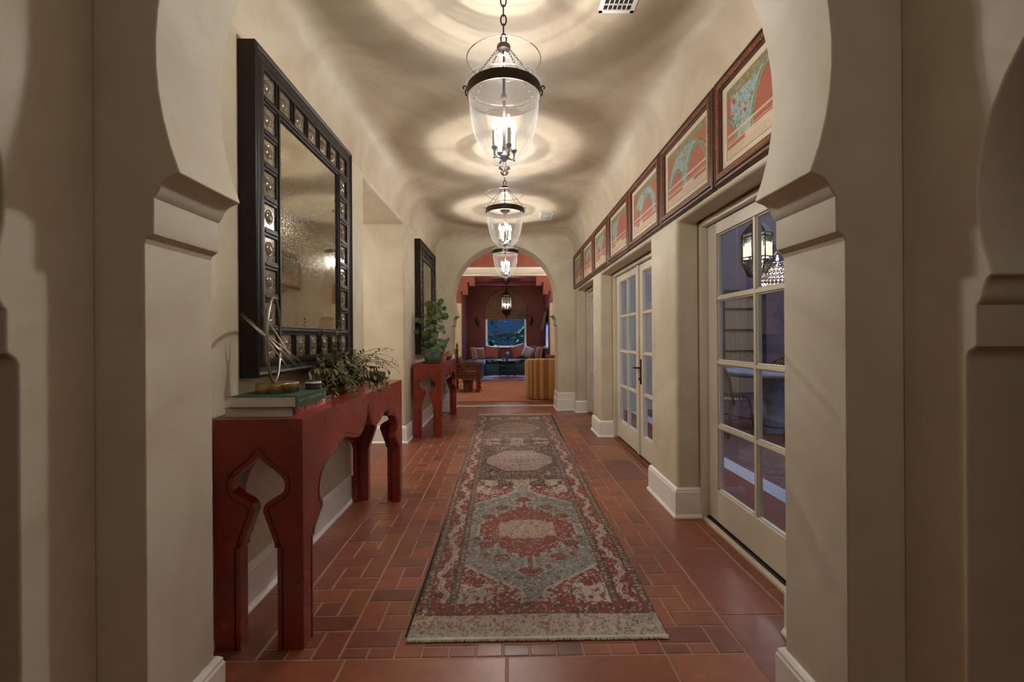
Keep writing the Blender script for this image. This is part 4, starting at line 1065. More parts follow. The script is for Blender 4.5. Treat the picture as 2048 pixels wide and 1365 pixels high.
poly = [(-3.4, 2.22), (AXL, 2.22)]+Lp[::-1]+Rp+[(AXR, 2.22), (3.4, 2.22), (3.4, 4.3), (-3.4, 4.3)]
b = MB(); b.prism(poly, 'y', YA0, YA0+.25); fix_normals(struct(b.build('wall_great_room_upper', M_terra)))
prc = [(0, 3.005), (.012, 3.005), (.02, 3.02), (.02, 3.05), (.05, 3.06), (.085, 3.12), (.10, 3.17), (.115, 3.18), (.115, 3.215), (.13, 3.22), (.13, 3.235), (0, 3.235)]
s = sweep([(-3.3, YA0), (3.3, YA0)], prc, -1); fix_normals(struct(s.build('trim_1', M_white)))
panel('wall_great_room_left', M_gwall, -3.5, -3.4, YF0, YA0+.25, 0, 4.3)
panel('wall_great_room_right', M_gwall, 3.4, 3.5, YF0, YA0+.25, 0, 4.3)
panel('ceiling_great_room', M_gwall, -3.5, 3.5, YF0, YA0+.3, 4.3, 4.4)
# alcove
b = MB(); WXa, WXb, WZa, WZt = -.70, .70, .88, 2.12
winarch = arc(0, WZt, .70, PI, 0, 24)
po = [(AXL, 0), (AXL, ZA), (AXR, ZA), (AXR, 0), (WXb, 0), (WXb, 0)]
# wall above the sill with an arched opening, plus the band below the sill
poly = [(WXa, WZa)]+winarch+[(WXb, WZa), (AXR, WZa), (AXR, ZA), (AXL, ZA), (AXL, WZa)]
b.prism(poly, 'y', YA1, YA1+.3); b.box(AXL, AXR, YA1, YA1+.3, 0, WZa); fix_normals(struct(b.build('wall_alcove_back', M_dred)))
panel('wall_alcove_left', M_dred, AXL-.2, AXL, YA0+.25, YA1+.3, 0, ZA)
b = MB(); b.box(AXR, AXR+.2, YA0+.25, YA1+.3, 0, .88); b.box(AXR, AXR+.2, YA0+.25, YA1+.3, 1.7, ZA); b.box(AXR, AXR+.2, YA0+.25, 13.75, .88, 1.7); b.box(AXR, AXR+.2, 14.85, YA1+.3, .88, 1.7)
struct(b.build('wall_alcove_right', M_dred))
panel('ceiling_alcove', M_dred, AXL-.2, AXR+.2, YA0+.25, YA1+.3, ZA, ZA+.1)
b = MB(); b.box(AXL, AXR, 14.15, 14.35, ZA-.11, ZA); struct(b.build('trim_2', M_dred, bevel=.01))
b = MB(); b.box(AXL, AXR, YA1-.07, YA1, ZA-.14, ZA); struct(b.build('trim_3', M_dred, bevel=.01))
# alcove window
def win(n, label, plane, a, b_, z0, z1, cols, rows, depth):
    r = D.objects.new('window_%d' % n, None); COL.objects.link(r); r['kind'] = 'structure'; r['label'] = label
    f = MB(); k = .055; m = .018
    def bx(p, q, z, w_, d0, d1):
        if plane == 'y': f.box(p, q, depth+d0, depth+d1, z, w_)
        else: f.box(depth+d0, depth+d1, p, q, z, w_)
    bx(a, a+k, z0, z1, -.045, .08); bx(b_-k, b_, z0, z1, -.045, .08); bx(a-.0, b_+.0, z0, z0+k, -.12, .08); bx(a, b_, z1-k, z1, 0, .08)
    fr = f.build('window_frame', M_white, r); f = MB()
    for i in range(1, cols): q = a+(b_-a)*i/cols; bx(q-m/2, q+m/2, z0+k, z1-k, .02, .05)
    for i in range(1, rows): q = z0+(z1-z0)*i/rows; bx(a+k, b_-k, q-m/2, q+m/2, .02, .05)
    f.build('glazing_bars', M_wood, r); f = MB()
    if plane == 'y': f.add([(a, depth+.035, z0), (b_, depth+.035, z0), (b_, depth+.035, z1), (a, depth+.035, z1)], [(0, 1, 2, 3)])
    else: f.add([(depth+.035, a, z0), (depth+.035, b_, z0), (depth+.035, b_, z1), (depth+.035, a, z1)], [(0, 1, 2, 3)])
    f.build('glass', M_pane, r); return r
win(1, 'dusk window in the red alcove', 'y', WXa, WXb, .88, 2.27, 3, 3, 15.55)
win(2, 'side window of the red alcove', 'x', 13.75, 14.85, .88, 1.7, 2, 2, 1.36)
# shades, sconces, hanging
rsd = thing('roman_shade', 'brown woven arched shade over the alcove window', 'window shade', (0, YA1-.012, 0))
M_shade = pmat('woven_grass', lin(126, 92, 66), .8, n=(34, 4, .38, .66), col2=lin(84, 58, 44), bump=(150, .6, .006))
b = MB(); z_ = 1.915; b.prism([(-.735, z_)]+arc(0, WZt, .735, PI, 0, 28)+[(.735, z_)], 'y', -.02, .01); fix_normals(b.build('panel', M_shade, rsd))
b = MB(); b.box(-.735, .735, -.035, .01, 1.86, 1.925); b.box(-.735, .735, -.045, .01, 1.925, 1.985); b.build('hem_fold', M_shade, rsd, bevel=.008)
b = MB(); b.tube([(-.735, -.005, z_)]+[(x, -.005, z) for x, z in arc(0, WZt, .735, PI, 0, 28)]+[(.735, -.005, z_)], .011, 6); b.build('edge_cord', M_dred, rsd, smooth=True)
sc0 = thing('wall_sconce', 'bronze wall sconce left of the alcove window', 'wall light', (-.955, YA1, 1.76), 0, 'bronze sconces in the alcove')
b = MB(); b.lathe([(0, -.02), (.055, -.018), (.06, 0), (0, 0)], (0, 0, .02), 16, axis='y'); b.box(-.03, .03, -.02, 0, -.16, .2); b.build('back_plate', M_iron, sc0, smooth=40)
b = MB(); b.tube([(0, -.01, -.06), (0, -.07, -.11), (0, -.10, -.06)], .009, 8); b.lathe([(0, -.07), (.02, -.06), (.05, -.03), (.055, -.015), (0, -.015)], (0, -.10, 0), 16); b.build('arm', M_iron, sc0, smooth=40)
b = MB(); b.lathe([(.035, -.015), (.06, .05), (.055, .12), (.04, .17), (.045, .18)], (0, -.10, 0), 14, cap=False); b.build('shade', pmat('amber_glass', lin(92, 56, 42), .4), sc0, smooth=True)
sc1 = copy_tree(sc0); sc1.location = (.845, YA1, 1.76); sc1['label'] = 'bronze wall sconce right of the alcove window'
hs = thing('woven_blind', 'tilted dark woven blind on the alcove right side window', 'blind', (AXR-.02, 14.3, 2.06))
b = MB(); b.prism([(-.0, .0), (-.015, .0), (-.15, -.62), (-.13, -.64)], 'y', -.6, .6); fix_normals(b.build('panel', M_shade, hs))
b = MB(); b.box(-.03, .015, -.62, .62, -.02, .05); b.build('head_rail', M_dwood, hs)
# built-in bench
bn = thing('window_bench', 'built in teal bench running round three sides of the alcove', 'bench', (0, 0, 0))
b = MB(); b.box(AXL+.002, AXR-.002, 14.82, YA1-.002, .0005, .36); b.build('back_bench_base', M_teal, bn)
b = MB(); b.box(AXL+.002, -.72, 13.45, 14.82, .0005, .36); b.box(AXL+.002, -.70, 13.43, 14.82, .335, .36); b.build('left_bench_base', M_teal, bn)
b = MB(); b.box(.74, AXR-.002, 13.45, 14.82, .0005, .36); b.build('right_bench_base', M_teal, bn)
b = MB()
for x in (-.5, 0, .5): b.box(x-.2, x+.2, 14.808, 14.83, .07, .29)
b.build('front_panels', M_teal, bn, bevel=.006)
def kil(name, a, b_, c, sc=9):
    m = pmat(name, a, .9, sheen=.2); nt = m.node_tree; N = nt.nodes; L = nt.links
    tc = [q for q in N if q.type == 'TEX_COORD'][0]; v = N.new('ShaderNodeTexVoronoi'); v.inputs['Scale'].default_value = sc; v.distance = 'MANHATTAN'; L.new(tc.outputs['Object'], v.inputs['Vector'])
    r = N.new('ShaderNodeValToRGB'); r.color_ramp.interpolation = 'CONSTANT'; e = r.color_ramp.elements; e[0].color = a; e[1].position = .38; e[1].color = b_; q = e.new(.58); q.color = c; q = e.new(.75); q.color = a
    L.new(v.outputs['Distance'], r.inputs[0]); L.new(r.outputs[0], N['Principled BSDF'].inputs['Base Color']); return m
M_kil = kil('kilim_cushion', lin(30, 34, 44), lin(150, 98, 62), lin(84, 116, 146), 5)
def stripe(name, cols, scale, axis='X'):
    m = pmat(name, cols[0], .9, sheen=.2); nt = m.node_tree; N = nt.nodes; L = nt.links
    tc = [q for q in N if q.type == 'TEX_COORD'][0]; w_ = N.new('ShaderNodeTexWave'); w_.wave_profile = 'SAW'; w_.bands_direction = axis; w_.inputs['Scale'].default_value = scale; w_.inputs['Distortion'].default_value = .2; L.new(tc.outputs['Object'], w_.inputs['Vector'])
    r = N.new('ShaderNodeValToRGB'); r.color_ramp.interpolation = 'CONSTANT'; e = r.color_ramp.elements; e[0].color = cols[0]; e[1].position = .5; e[1].color = cols[1]
    for i, c in enumerate(cols[2:]): q = e.new(.68+.14*i); q.color = c
    L.new(w_.outputs['Fac'], r.inputs[0]); L.new(r.outputs[0], N['Principled BSDF'].inputs['Base Color']); return m
def cushion_mesh(w_, d, h, puff=.5, n=12):
    """soft box pillow centred at origin, base z=0"""
    b = MB(); m = n+1
    for side in (1, -1):
        for j in range(m):
            for i in range(m):
                u = i/n*2-1; v = j/n*2-1; q = max(0., (1-abs(u)**2.6)*(1-abs(v)**2.6))**puff
                kx = 1-.06*(1-abs(v)**2)*abs(u)**3; ky = 1-.06*(1-abs(u)**2)*abs(v)**3
                b.v.append((u*w_/2*kx, v*d/2*ky, h/2+side*h/2*q))
    for j in range(n):
        for i in range(n):
            a = j*m+i; b.face([a, a+1, a+m+1, a+m]); a += m*m; b.face([a, a+m, a+m+1, a+1])
    return b
for nm, x0, x1, y0, y1 in (('seat_cushion', AXL+.01, AXR-.01, 14.78, YA1-.01), ('seat_cushion', AXL+.01, -.68, 13.42, 14.775), ('seat_cushion', .72, AXR-.01, 13.42, 14.775)):
    b = MB(); b.box(x0, x1, y0, y1, .362, .50); b.build(nm, M_kil, bn, bevel=.045, bseg=4)
M_pt = pmat('terracotta_linen', lin(154, 84, 70), .9, sheen=.2); M_pbrown = pmat('tan_velvet', lin(140, 88, 60), .85, sheen=.3)
M_pstr = stripe('striped_kilim', [lin(150, 92, 74), lin(54, 40, 40), lin(176, 128, 100)], 3.2); M_pblue = stripe('blue_stripe', [lin(90, 112, 150), lin(168, 176, 186), lin(60, 70, 100)], 3.0)
M_pround = pmat('taupe_velvet', lin(160, 136, 122), .85, sheen=.4)
def pillow(label, x, y, w_, h, m, rz=0, lean=.28, roll=0., th_=.16):
    o = thing('throw_pillow', label, 'pillow', (x, y, .502), rz, 'pillows round the alcove bench')
    b = cushion_mesh(w_, h, th_); c = b.build('pillow_cover', m, o, smooth=True)
    lo = min((Matrix.Rotation(roll, 4, 'Y') @ (Matrix.Rotation(PI/2-lean, 4, 'X') @ Vector(p))).z for p in b.v)
    c.matrix_local = Matrix.Translation((0, 0, -lo)) @ Matrix.Rotation(roll, 4, 'Y') @ Matrix.Rotation(PI/2-lean, 4, 'X')
    return o
pillow('striped brown kilim pillow in the left corner of the bench', -1.10, 14.25, .40, .44, M_pstr, PI/2-.25, .2)
pillow('tan velvet pillow second from the left on the bench', -.93, 14.90, .40, .42, M_pbrown, .45, .3)
pillow('terracotta pillow left of the window on the bench', -.50, 15.16, .48, .46, M_pt, .05, .36, .12)
pillow('terracotta pillow right of the window on the bench', .44, 15.10, .50, .46, M_pt, -.1, .36, -.30)
pillow('second terracotta pillow half hidden behind the round taupe one', 1.0, 15.26, .44, .44, M_pt, -.1, .12, -.05, .12)
pillow('round taupe velvet pillow on the right of the bench', .72, 14.86, .34, .38, M_pround, -.3, .3, .4, .18)
pillow('blue striped pillow in the right corner of the bench', 1.14, 14.58, .38, .42, M_pblue, -PI/2+.5, .2)
pillow('striped brown pillow nearest on the right bench arm', 1.10, 14.02, .38, .42, M_pstr, -PI/2+.3, .2)
# tray table
tt = thing('tray_table', 'round brass tray table on dark folding legs before the bench', 'table', (.04, 14.2, .0085))
b = MB(); b.lathe([(0, .482), (.36, .482), (.38, .490), (.38, .498), (.372, .500), (0, .500)], seg=40); b.build('tray', pmat('worn_brass_tray', lin(130, 130, 124), .25, metal=.9), tt, smooth=40)
b = MB(); 
for k in range(6):
    a = PI/6+PI/3*k; a2 = a+PI/3; p = Vector((.27*cos(a), .27*sin(a), 0)); 
    if k < 7: b.tube([(p.x, p.y, .002), (p.x, p.y, .10), (p.x, p.y, .40), (p.x, p.y, .482)], [.014, .02, .016, .018], 8)
b.build('legs', M_dwood, tt, smooth=40)
b = MB()
for k in range(6):
    a = PI/6+PI/3*k; a2 = a+PI/3; p = Vector((.27*cos(a), .27*sin(a), 0)); q = Vector((.27*cos(a2), .27*sin(a2), 0))
    for z in (.40, .44, .28, .14): b.tube([p+Vector((0, 0, z)), q+Vector((0, 0, z))], .009, 6)
    for t in (.25, .5, .75): c = p.lerp(q, t); b.tube([c+Vector((0, 0, .28)), c+Vector((0, 0, .42))], .006, 6)
b.build('carved_stretchers', M_dwood, tt, smooth=40)
gb = thing('glass_ball', 'blue glass ball on a small stand on the tray', 'ornament', (.04, 14.22, .5095))
b = MB(); b.lathe([(0, 0), (.05, 0), (.04, .02), (.012, .035), (.012, .10), (.04, .13), (0, .13)], seg=20); b.build('stand', M_brass, gb, smooth=40)
b = MB(); b.ball((0, 0, .195), .068, 20, 12); b.build('ball', pmat('blue_glass', lin(92, 140, 170), .08, metal=.3, coat=.6), gb, smooth=True)
for lab, x, y, r_, h, c in (('small teal pot beside the glass ball stand', -.09, 14.12, .045, .09, lin(70, 120, 130)), ('dark little bowl in front on the tray', .02, 13.98, .05, .05, lin(70, 56, 50)), ('pale small dish on the right of the tray', .17, 14.10, .06, .03, lin(170, 186, 196))):
    o = thing('small_vessel', lab, 'bowl', (x, y, .5095), 0, 'vessels on the tray'); b = MB(); b.lathe([(0, 0), (r_*.6, 0), (r_, h*.6), (r_*.9, h), (r_*.8, h), (r_*.85, h*.6), (0, h*.3)], seg=20); b.build('body', pmat('vessel_glaze', c, .25), o, smooth=40)
ct = MB(); ct.lathe([(0, .0), (.62, .0), (.62, .008), (0, .009)], (0.04, 14.15, .0005), 40); tag(ct.build('round_rug', pmat('faded_round_rug', lin(150, 100, 92), .95, n=(5, 4, .4, .65), col2=lin(108, 78, 84))), 'faded round rug under the tray table', 'rug')
rr = MB(); rr.box(-2.4, 1.9, 8.52, 12.55, .0005, .010); tag(rr.build('area_rug', M_rust, bevel=.003), 'large rust coloured rug on the red room floor', 'rug')
# hanging alcove lantern
al = thing('moroccan_lantern', 'pierced bronze lantern hanging in the red alcove', 'pendant light', (.02, 13.75, ZA))
zz = lambda q: q-ZA
b = MB(); b.tube([(0, 0, 0), (0, 0, zz(2.74))], .006, 6); b.lathe([(0, 0), (.05, 0), (.05, -.02), (0, -.03)], seg=12); b.build('rod', M_iron, al)
b = MB(); b.lathe([(0, zz(2.76)), (.012, zz(2.75)), (.03, zz(2.72)), (.012, zz(2.69)), (.035, zz(2.66)), (.05, zz(2.62)), (.09, zz(2.57)), (.15, zz(2.53)), (.155, zz(2.51)), (.0, zz(2.51))], seg=8); b.build('dome', M_iron, al)
b = MB()
for k in range(8):
    a = 2*PI*k/8; b.tube([(.148*cos(a), .148*sin(a), zz(2.52)), (.148*cos(a), .148*sin(a), zz(2.06))], .009, 6)
    a2 = a+2*PI/8; p = Vector((.148*cos(a), .148*sin(a), 0)); q = Vector((.148*cos(a2), .148*sin(a2), 0))
    for z in (2.51, 2.45, 2.12, 2.06): b.tube([p+Vector((0, 0, zz(z))), q+Vector((0, 0, zz(z)))], .007, 5)
    for t in (.2, .4, .6, .8):
        c = p.lerp(q, t); b.tube([c+Vector((0, 0, zz(2.45))), c+Vector((0, 0, zz(2.51)))], .005, 4); b.tube([c+Vector((0, 0, zz(2.06))), c+Vector((0, 0, zz(2.12)))], .005, 4)
b.build('cage', M_iron, al, smooth=40)
b = MB(); b.lathe([(0, zz(2.06)), (.15, zz(2.06)), (.14, zz(2.03)), (.10, zz(1.95)), (.05, zz(1.90)), (.03, zz(1.88)), (.035, zz(1.86)), (.012, zz(1.82)), (0, zz(1.78))], seg=8); b.build('lower_cone', M_iron, al)
b = MB(); b.lathe([(.138, zz(2.07)), (.138, zz(2.50))], seg=8, cap=False); b.build('glass_panels', thin_glass('lantern_glass', (.92, .88, .8, 1), 1.2, .05, .12), al)
for k in range(3):
    a = 2*PI*k/3+.5; b = MB(); b.lathe([(0, zz(2.10)), (.012, zz(2.10)), (.012, zz(2.20)), (0, zz(2.20))], (.05*cos(a), .05*sin(a), 0), 8); cn = b.build('candle', M_candle, al)
    b = MB(); b.lathe([(0, zz(2.20)), (.014, zz(2.225)), (.006, zz(2.26)), (0, zz(2.27))], (.05*cos(a), .05*sin(a), 0), 8); b.build('bulb', M_bulb, cn, smooth=True)
light('alcove_candle_light', 'POINT', (0, 0, zz(2.24)), 30, WARM, .04, None, al)
# great-room chandelier (edge of it shows past the arch)
ch = thing('candle_chandelier', 'candle chandelier whose bright bulbs peek past the far arch edge', 'chandelier', (1.42, 10.3, 4.3))
q_ = lambda a: a-4.3
b = MB(); b.tube([(0, 0, 0), (0, 0, q_(2.5))], .010, 8); b.lathe([(0, q_(2.62)), (.03, q_(2.58)), (.05, q_(2.50)), (.02, q_(2.42)), (0, q_(2.36))], seg=14); b.build('stem', M_iron, ch, smooth=40)
for k in range(8):
    a = 2*PI*k/8+PI; b = MB(); e = (.36*cos(a), .36*sin(a)); b.tube([(.03*cos(a), .03*sin(a), q_(2.48)), (.2*cos(a), .2*sin(a), q_(2.40)), (.34*cos(a), .34*sin(a), q_(2.44)), (e[0], e[1], q_(2.50))], .009, 6); ar = b.build('arm', M_iron, ch, smooth=True)
    b = MB(); b.lathe([(0, q_(2.5)), (.013, q_(2.5)), (.013, q_(2.58)), (0, q_(2.58))], (e[0], e[1], 0), 8); b.build('candle', M_candle, ar)
    b = MB(); b.lathe([(0, q_(2.58)), (.018, q_(2.61)), (.008, q_(2.66)), (0, q_(2.68))], (e[0], e[1], 0), 8); b.build('bulb', M_bulb, ar, smooth=True)
# barrel chair
bc = thing('barrel_armchair', 'mustard striped velvet barrel armchair just past the far arch', 'armchair', (.93, 9.10, .0105), -.05)
def barrel(n=36):
    sec = []
    for k in range(n+1):
        a = PI*.5+(-1.38+2.76*k/n)*1.0 if False else (-PI*.5-2.30+4.60*k/n)
        c = lambda r: (math.copysign(abs(cos(a))**.62, cos(a))*r*1.02, math.copysign(abs(sin(a))**.62, sin(a))*r)
        t = abs(k/n-.5)*2; top = .80-.06*t**2
        o = c(.54); i = c(.40); m_ = c(.47)
        sec.append([(o[0]*.95, o[1]*.95, .012), (o[0], o[1], .06), (o[0], o[1], top-.09), (o[0]*.985, o[1]*.985, top-.03), (m_[0], m_[1], top), (i[0], i[1], top-.03), (i[0]*.98, i[1]*.98, top-.10), (i[0]*.98, i[1]*.98, .30)])
    return sec
sec = barrel(72); b = MB(); K_ = len(sec[0])
for s_ in sec: b.v += s_
for k in range(len(sec)-1):
    for j_ in range(K_-1):
        b.face([k*K_+j_, (k+1)*K_+j_, (k+1)*K_+j_+1, k*K_+j_+1], 1 if (k % 4 in (1, 2) and j_ in (0, 1, 2, 3)) else 0)
b.face(list(range(K_))); b.face([(len(sec)-1)*K_+j_ for j_ in range(K_)][::-1])
o = b.build('back_shell', [M_mustard, M_must2], bc, smooth=45); fix_normals(o)
b = MB(); b.lathe([(0, .02), (.40, .02), (.42, .06), (.42, .38), (.40, .43), (.30, .45), (0, .45)], seg=36); b.build('seat', M_mustard, bc, smooth=40)
ac = thing('throw_pillow', 'patterned brown pillow leaning in the mustard barrel chair', 'pillow', (1.02, 9.25, .452), .2)
b = cushion_mesh(.44, .42, .15); c = b.build('pillow_cover', kil('brown_suzani', lin(86, 52, 40), lin(146, 96, 62), lin(60, 40, 36), 14), ac, smooth=True); c.matrix_local = Matrix.Translation((0, 0, .212)) @ Matrix.Rotation(PI/2-.35, 4, 'X') @ Matrix.Translation((0, 0, -.075))
# carved low armchair
cc = thing('carved_armchair', 'low dark carved wood armchair with turned finials left of the rug', 'armchair', (-.90, 9.92, .0105))
def turned(b, x, y, z0, z1, r=.035, n=7):
    pr = [(0, z0)]
    for i in range(n):
        t0 = z0+(z1-z0)*i/n; t1 = z0+(z1-z0)*(i+1)/n; pr += [(r*.6, t0+.002), (r, t0+(t1-t0)*.35), (r*.95, t0+(t1-t0)*.6), (r*.55, t1-.004)]
    pr += [(0, z1)]; b.lathe(pr, (x, y, 0), 12)
for x, y, nm in ((.27, .0, 1), (.27, .66, 1)):
    b = MB(); turned(b, x, y, .001, .64, .040, 6); b.build('leg', M_wood, cc, smooth=40)
for x, y in ((-.25, .0), (-.25, .66)):
    b = MB(); turned(b, x, y, .001, .98, .036, 9); b.lathe([(0, .97), (.024, .99), (.03, 1.03), (.012, 1.07), (.008, 1.10), (0, 1.12)], (x, y, 0), 12); b.build('leg', M_wood, cc, smooth=40)
b = MB(); b.box(-.25, .27, -.03, .69, .30, .37); b.build('seat_frame', M_wood, cc, bevel=.006)
b = MB()
for y in (0, .66):
    b = MB(); b.box(-.25, .27, y-.022, y+.022, .60, .64); b.box(-.25, .27, y-.018, y+.018, .44, .46); b.box(-.25, .27, y-.018, y+.018, .52, .54)
    for k in range(9): turned(b, -.20+.05*k, y, .46, .52, .012, 1); turned(b, -.20+.05*k, y, .54, .60, .012, 1)
    b.box(-.24, .26, y-.012, y+.012, .38, .43); b.build('arm_rail', M_wood, cc, smooth=40)
b = MB()
for z in (.62, .78, .92): b.box(-.268, -.232, 0, .66, z, z+.045)
for k in range(10): turned(b, -.25, .06+.06*k, .66, .78, .012, 2); turned(b, -.25, .06+.06*k, .82, .92, .012, 2)
b.build('backrest', M_wood, cc, smooth=40)
b = MB(); b.box(-.22, .25, .03, .63, .372, .45); b.build('seat_cushion', kil('dark_kilim', lin(48, 32, 32), lin(150, 104, 82), lin(104, 48, 40), 14), cc, bevel=.03, bseg=4)
for lab, x, y, m, rz in (('dusky maroon pillow in the carved wood armchair', -1.02, 10.09, pmat('maroon_linen', lin(112, 62, 58), .9), -PI/2+.1), ('grey brown pillow behind in the carved wood armchair', -1.02, 10.41, pmat('taupe_linen', lin(88, 66, 62), .9), -PI/2-.1)):
    o = thing('throw_pillow', lab, 'pillow', (x, y, .452), rz, 'pillows on the carved armchair'); b = cushion_mesh(.29, .34, .12); c = b.build('pillow_cover', m, o, smooth=True)
    c.matrix_local = Matrix.Translation((0, 0, .175)) @ Matrix.Rotation(PI/2+.35, 4, 'X') @ Matrix.Translation((0, 0, -.06))
sb = thing('wooden_stool', 'small wooden box stool half hidden beneath the carved armchair', 'stool', (-.86, 10.20, .0105))
b = MB(); b.box(-.10, .10, -.13, .13, 0, .21); b.box(-.115, .115, -.145, .145, .21, .235); b.build('body', M_wood, sb, bevel=.004)

# ------------------------------------------------------------------ garden outside the alcove window
panel('ground_garden', pmat('garden_soil', lin(70, 72, 60), .9), -9, 9, 15.9, 30, -.25, -.05)
panel('wall_garden', pmat('garden_wall', lin(110, 112, 122), .9), -4, 1.6, 21.0, 21.2, -.05, 1.05)
panel('wall_garden_house', pmat('pale_house', lin(84, 112, 122), .9), -4.0, 3.0, 25.0, 25.3, -.05, 3.6)
M_hedge = pmat('hedge_leaf', lin(84, 118, 66), .6, n=(14, 3, .4, .65), col2=lin(30, 52, 30))
def shrub(label, x, y, w_, h, seed):
    o = thing('garden_shrub', label, 'shrub', (x, y, -.05), 0, 'shrubs outside the alcove window'); R = random.Random(seed); b = MB()
    for i in range(900):
        a = R.uniform(0, 2*PI); t = R.random()**.5; z = h*R.uniform(.08, 1); rr = w_*.5*math.sqrt(max(.05, 1-(z/h*1.6-.6)**2)); p = (rr*t*cos(a), rr*t*sin(a), z)
        b.leaf(p, (cos(a), sin(a), R.uniform(-.3, .8)), R.uniform(.13, .24), .095, .3, 0, 2)
    b.build('foliage', M_hedge, o); b = MB(); b.tube([(0, 0, 0), (.02, 0, h*.4), (0, .02, h*.8)], [.04, .03, .01], 6); b.build('stem', M_stem, o)
shrub('leafy shrub at the right of the alcove window view', .80, 17.6, 1.0, 1.75, 1)
shrub('low leafy shrub at the left of the alcove window view', -.62, 17.8, .9, 1.15, 2)
shrub('tall leafy shrub at the left edge of the alcove window view', -.95, 19.6, 1.3, 3.1, 3)
shrub('dark tall shrub at the right edge of the alcove window view', 1.25, 19.4, 1.4, 3.0, 4)
shrub('distant rounded shrub before the pale garden house', .1, 23.2, 2.2, 1.5, 5)

# ------------------------------------------------------------------ patio outside the glazed doors
M_pave = pmat('patio_brick', lin(128, 92, 84), .75, spec=.2, n=(4, 4, .4, .7), col2=lin(98, 74, 72)); nt = M_pave.node_tree
br = nt.nodes.new('ShaderNodeTexBrick'); br.inputs['Scale'].default_value = 5; br.inputs['Color1'].default_value = lin(128, 90, 82); br.inputs['Color2'].default_value = lin(104, 76, 74); br.inputs['Mortar'].default_value = lin(74, 60, 58)
tcn = [q for q in nt.nodes if q.type == 'TEX_COORD'][0]; nt.links.new(tcn.outputs['Object'], br.inputs['Vector']); nt.links.new(br.outputs['Color'], nt.nodes['Principled BSDF'].inputs['Base Color'])
panel('ground_patio', M_pave, 2.19, 9, 1.45, 9.8, -.1, -.012)
panel('ground_patio_edge', pmat('patio_tile', lin(128, 70, 56), .7, spec=.2), 1.45, 2.02, 1.45, 9.8, -.1, -.012)
panel('ground_patio_band', pmat('pale_stone_band', lin(196, 192, 190), .5), 2.02, 2.19, 1.45, 9.8, -.1, -.010)
M_pat = plaster('patio_plaster', lin(138, 106, 98), lin(122, 92, 86), 1.2)
panel('wall_patio_end', M_pat, 1.54, 9.2, 9.6, 9.8, -.1, 4.2)
panel('wall_patio_side', M_pat, 9.0, 9.2, 1.45, 9.6, -.1, 4.2)
panel('ceiling_loggia', M_pat, 1.54, 3.0, 1.45, 9.6, 3.5, 3.6)
# curtained french door in the far patio wall
r = D.objects.new('door_4', None); COL.objects.link(r); r['kind'] = 'structure'; r['label'] = 'curtained door across the patio'
f = MB(); f.box(4.55, 4.66, 9.52, 9.6, -.01, 2.2); f.box(5.44, 5.55, 9.52, 9.6, -.01, 2.2); f.box(4.66, 5.44, 9.52, 9.6, 2.08, 2.2)
for z in (.45, .9, 1.35, 1.8): f.box(4.66, 5.44, 9.55, 9.575, z-.012, z+.012)
f.build('door_frame', M_dwood, r)
f = MB()
for i in range(40):
    x = 4.66+.78*i/40; f.add([(x, 9.585+.012*sin(i*1.2), 0), (x+.0195, 9.585+.012*sin((i+1)*1.2), 0), (x+.0195, 9.585+.012*sin((i+1)*1.2), 2.08), (x, 9.585+.012*sin(i*1.2), 2.08)], [(0, 1, 2, 3)])
f.build('curtain', pmat('gold_curtain', lin(190, 150, 104), .8), r, smooth=True)
# patio table
pt = thing('pedestal_table', 'round stone pedestal table on the patio', 'table', (3.45, 5.75, -.012))
M_ston = pmat('cast_stone', lin(150, 156, 160), .6, n=(8, 4, .4, .7), col2=lin(126, 132, 138))
b = MB(); b.lathe([(0, .71), (.60, .71), (.64, .725), (.65, .75), (.64, .77), (0, .775)], seg=48); b.build('table_top', M_ston, pt, smooth=40)
b = MB(); b.lathe([(.15, .06), (.20, .08), (.20, .11), (.11, .16), (.085, .22), (.12, .34), (.15, .44), (.13, .54), (.09, .60), (.12, .66), (.20, .71)], seg=32, cap=False); b.build('pedestal', M_ston, pt, smooth=50)
b = MB(); b.box(-.22, .22, -.22, .22, 0, .065); b.build('plinth', M_ston, pt, bevel=.008)
M_cane = pmat('woven_cane', lin(176, 140, 84), .6); M_rat = pmat('rattan_pole', lin(92, 62, 40), .45)
nt = M_cane.node_tree; ck = nt.nodes.new('ShaderNodeTexChecker'); ck.inputs['Scale'].default_value = 42; ck.inputs['Color1'].default_value = lin(186, 150, 92); ck.inputs['Color2'].default_value = lin(56, 46, 40)
tcn = [q for q in nt.nodes if q.type == 'TEX_COORD'][0]; nt.links.new(tcn.outputs['Object'], ck.inputs['Vector']); nt.links.new(ck.outputs['Color'], nt.nodes['Principled BSDF'].inputs['Base Color'])
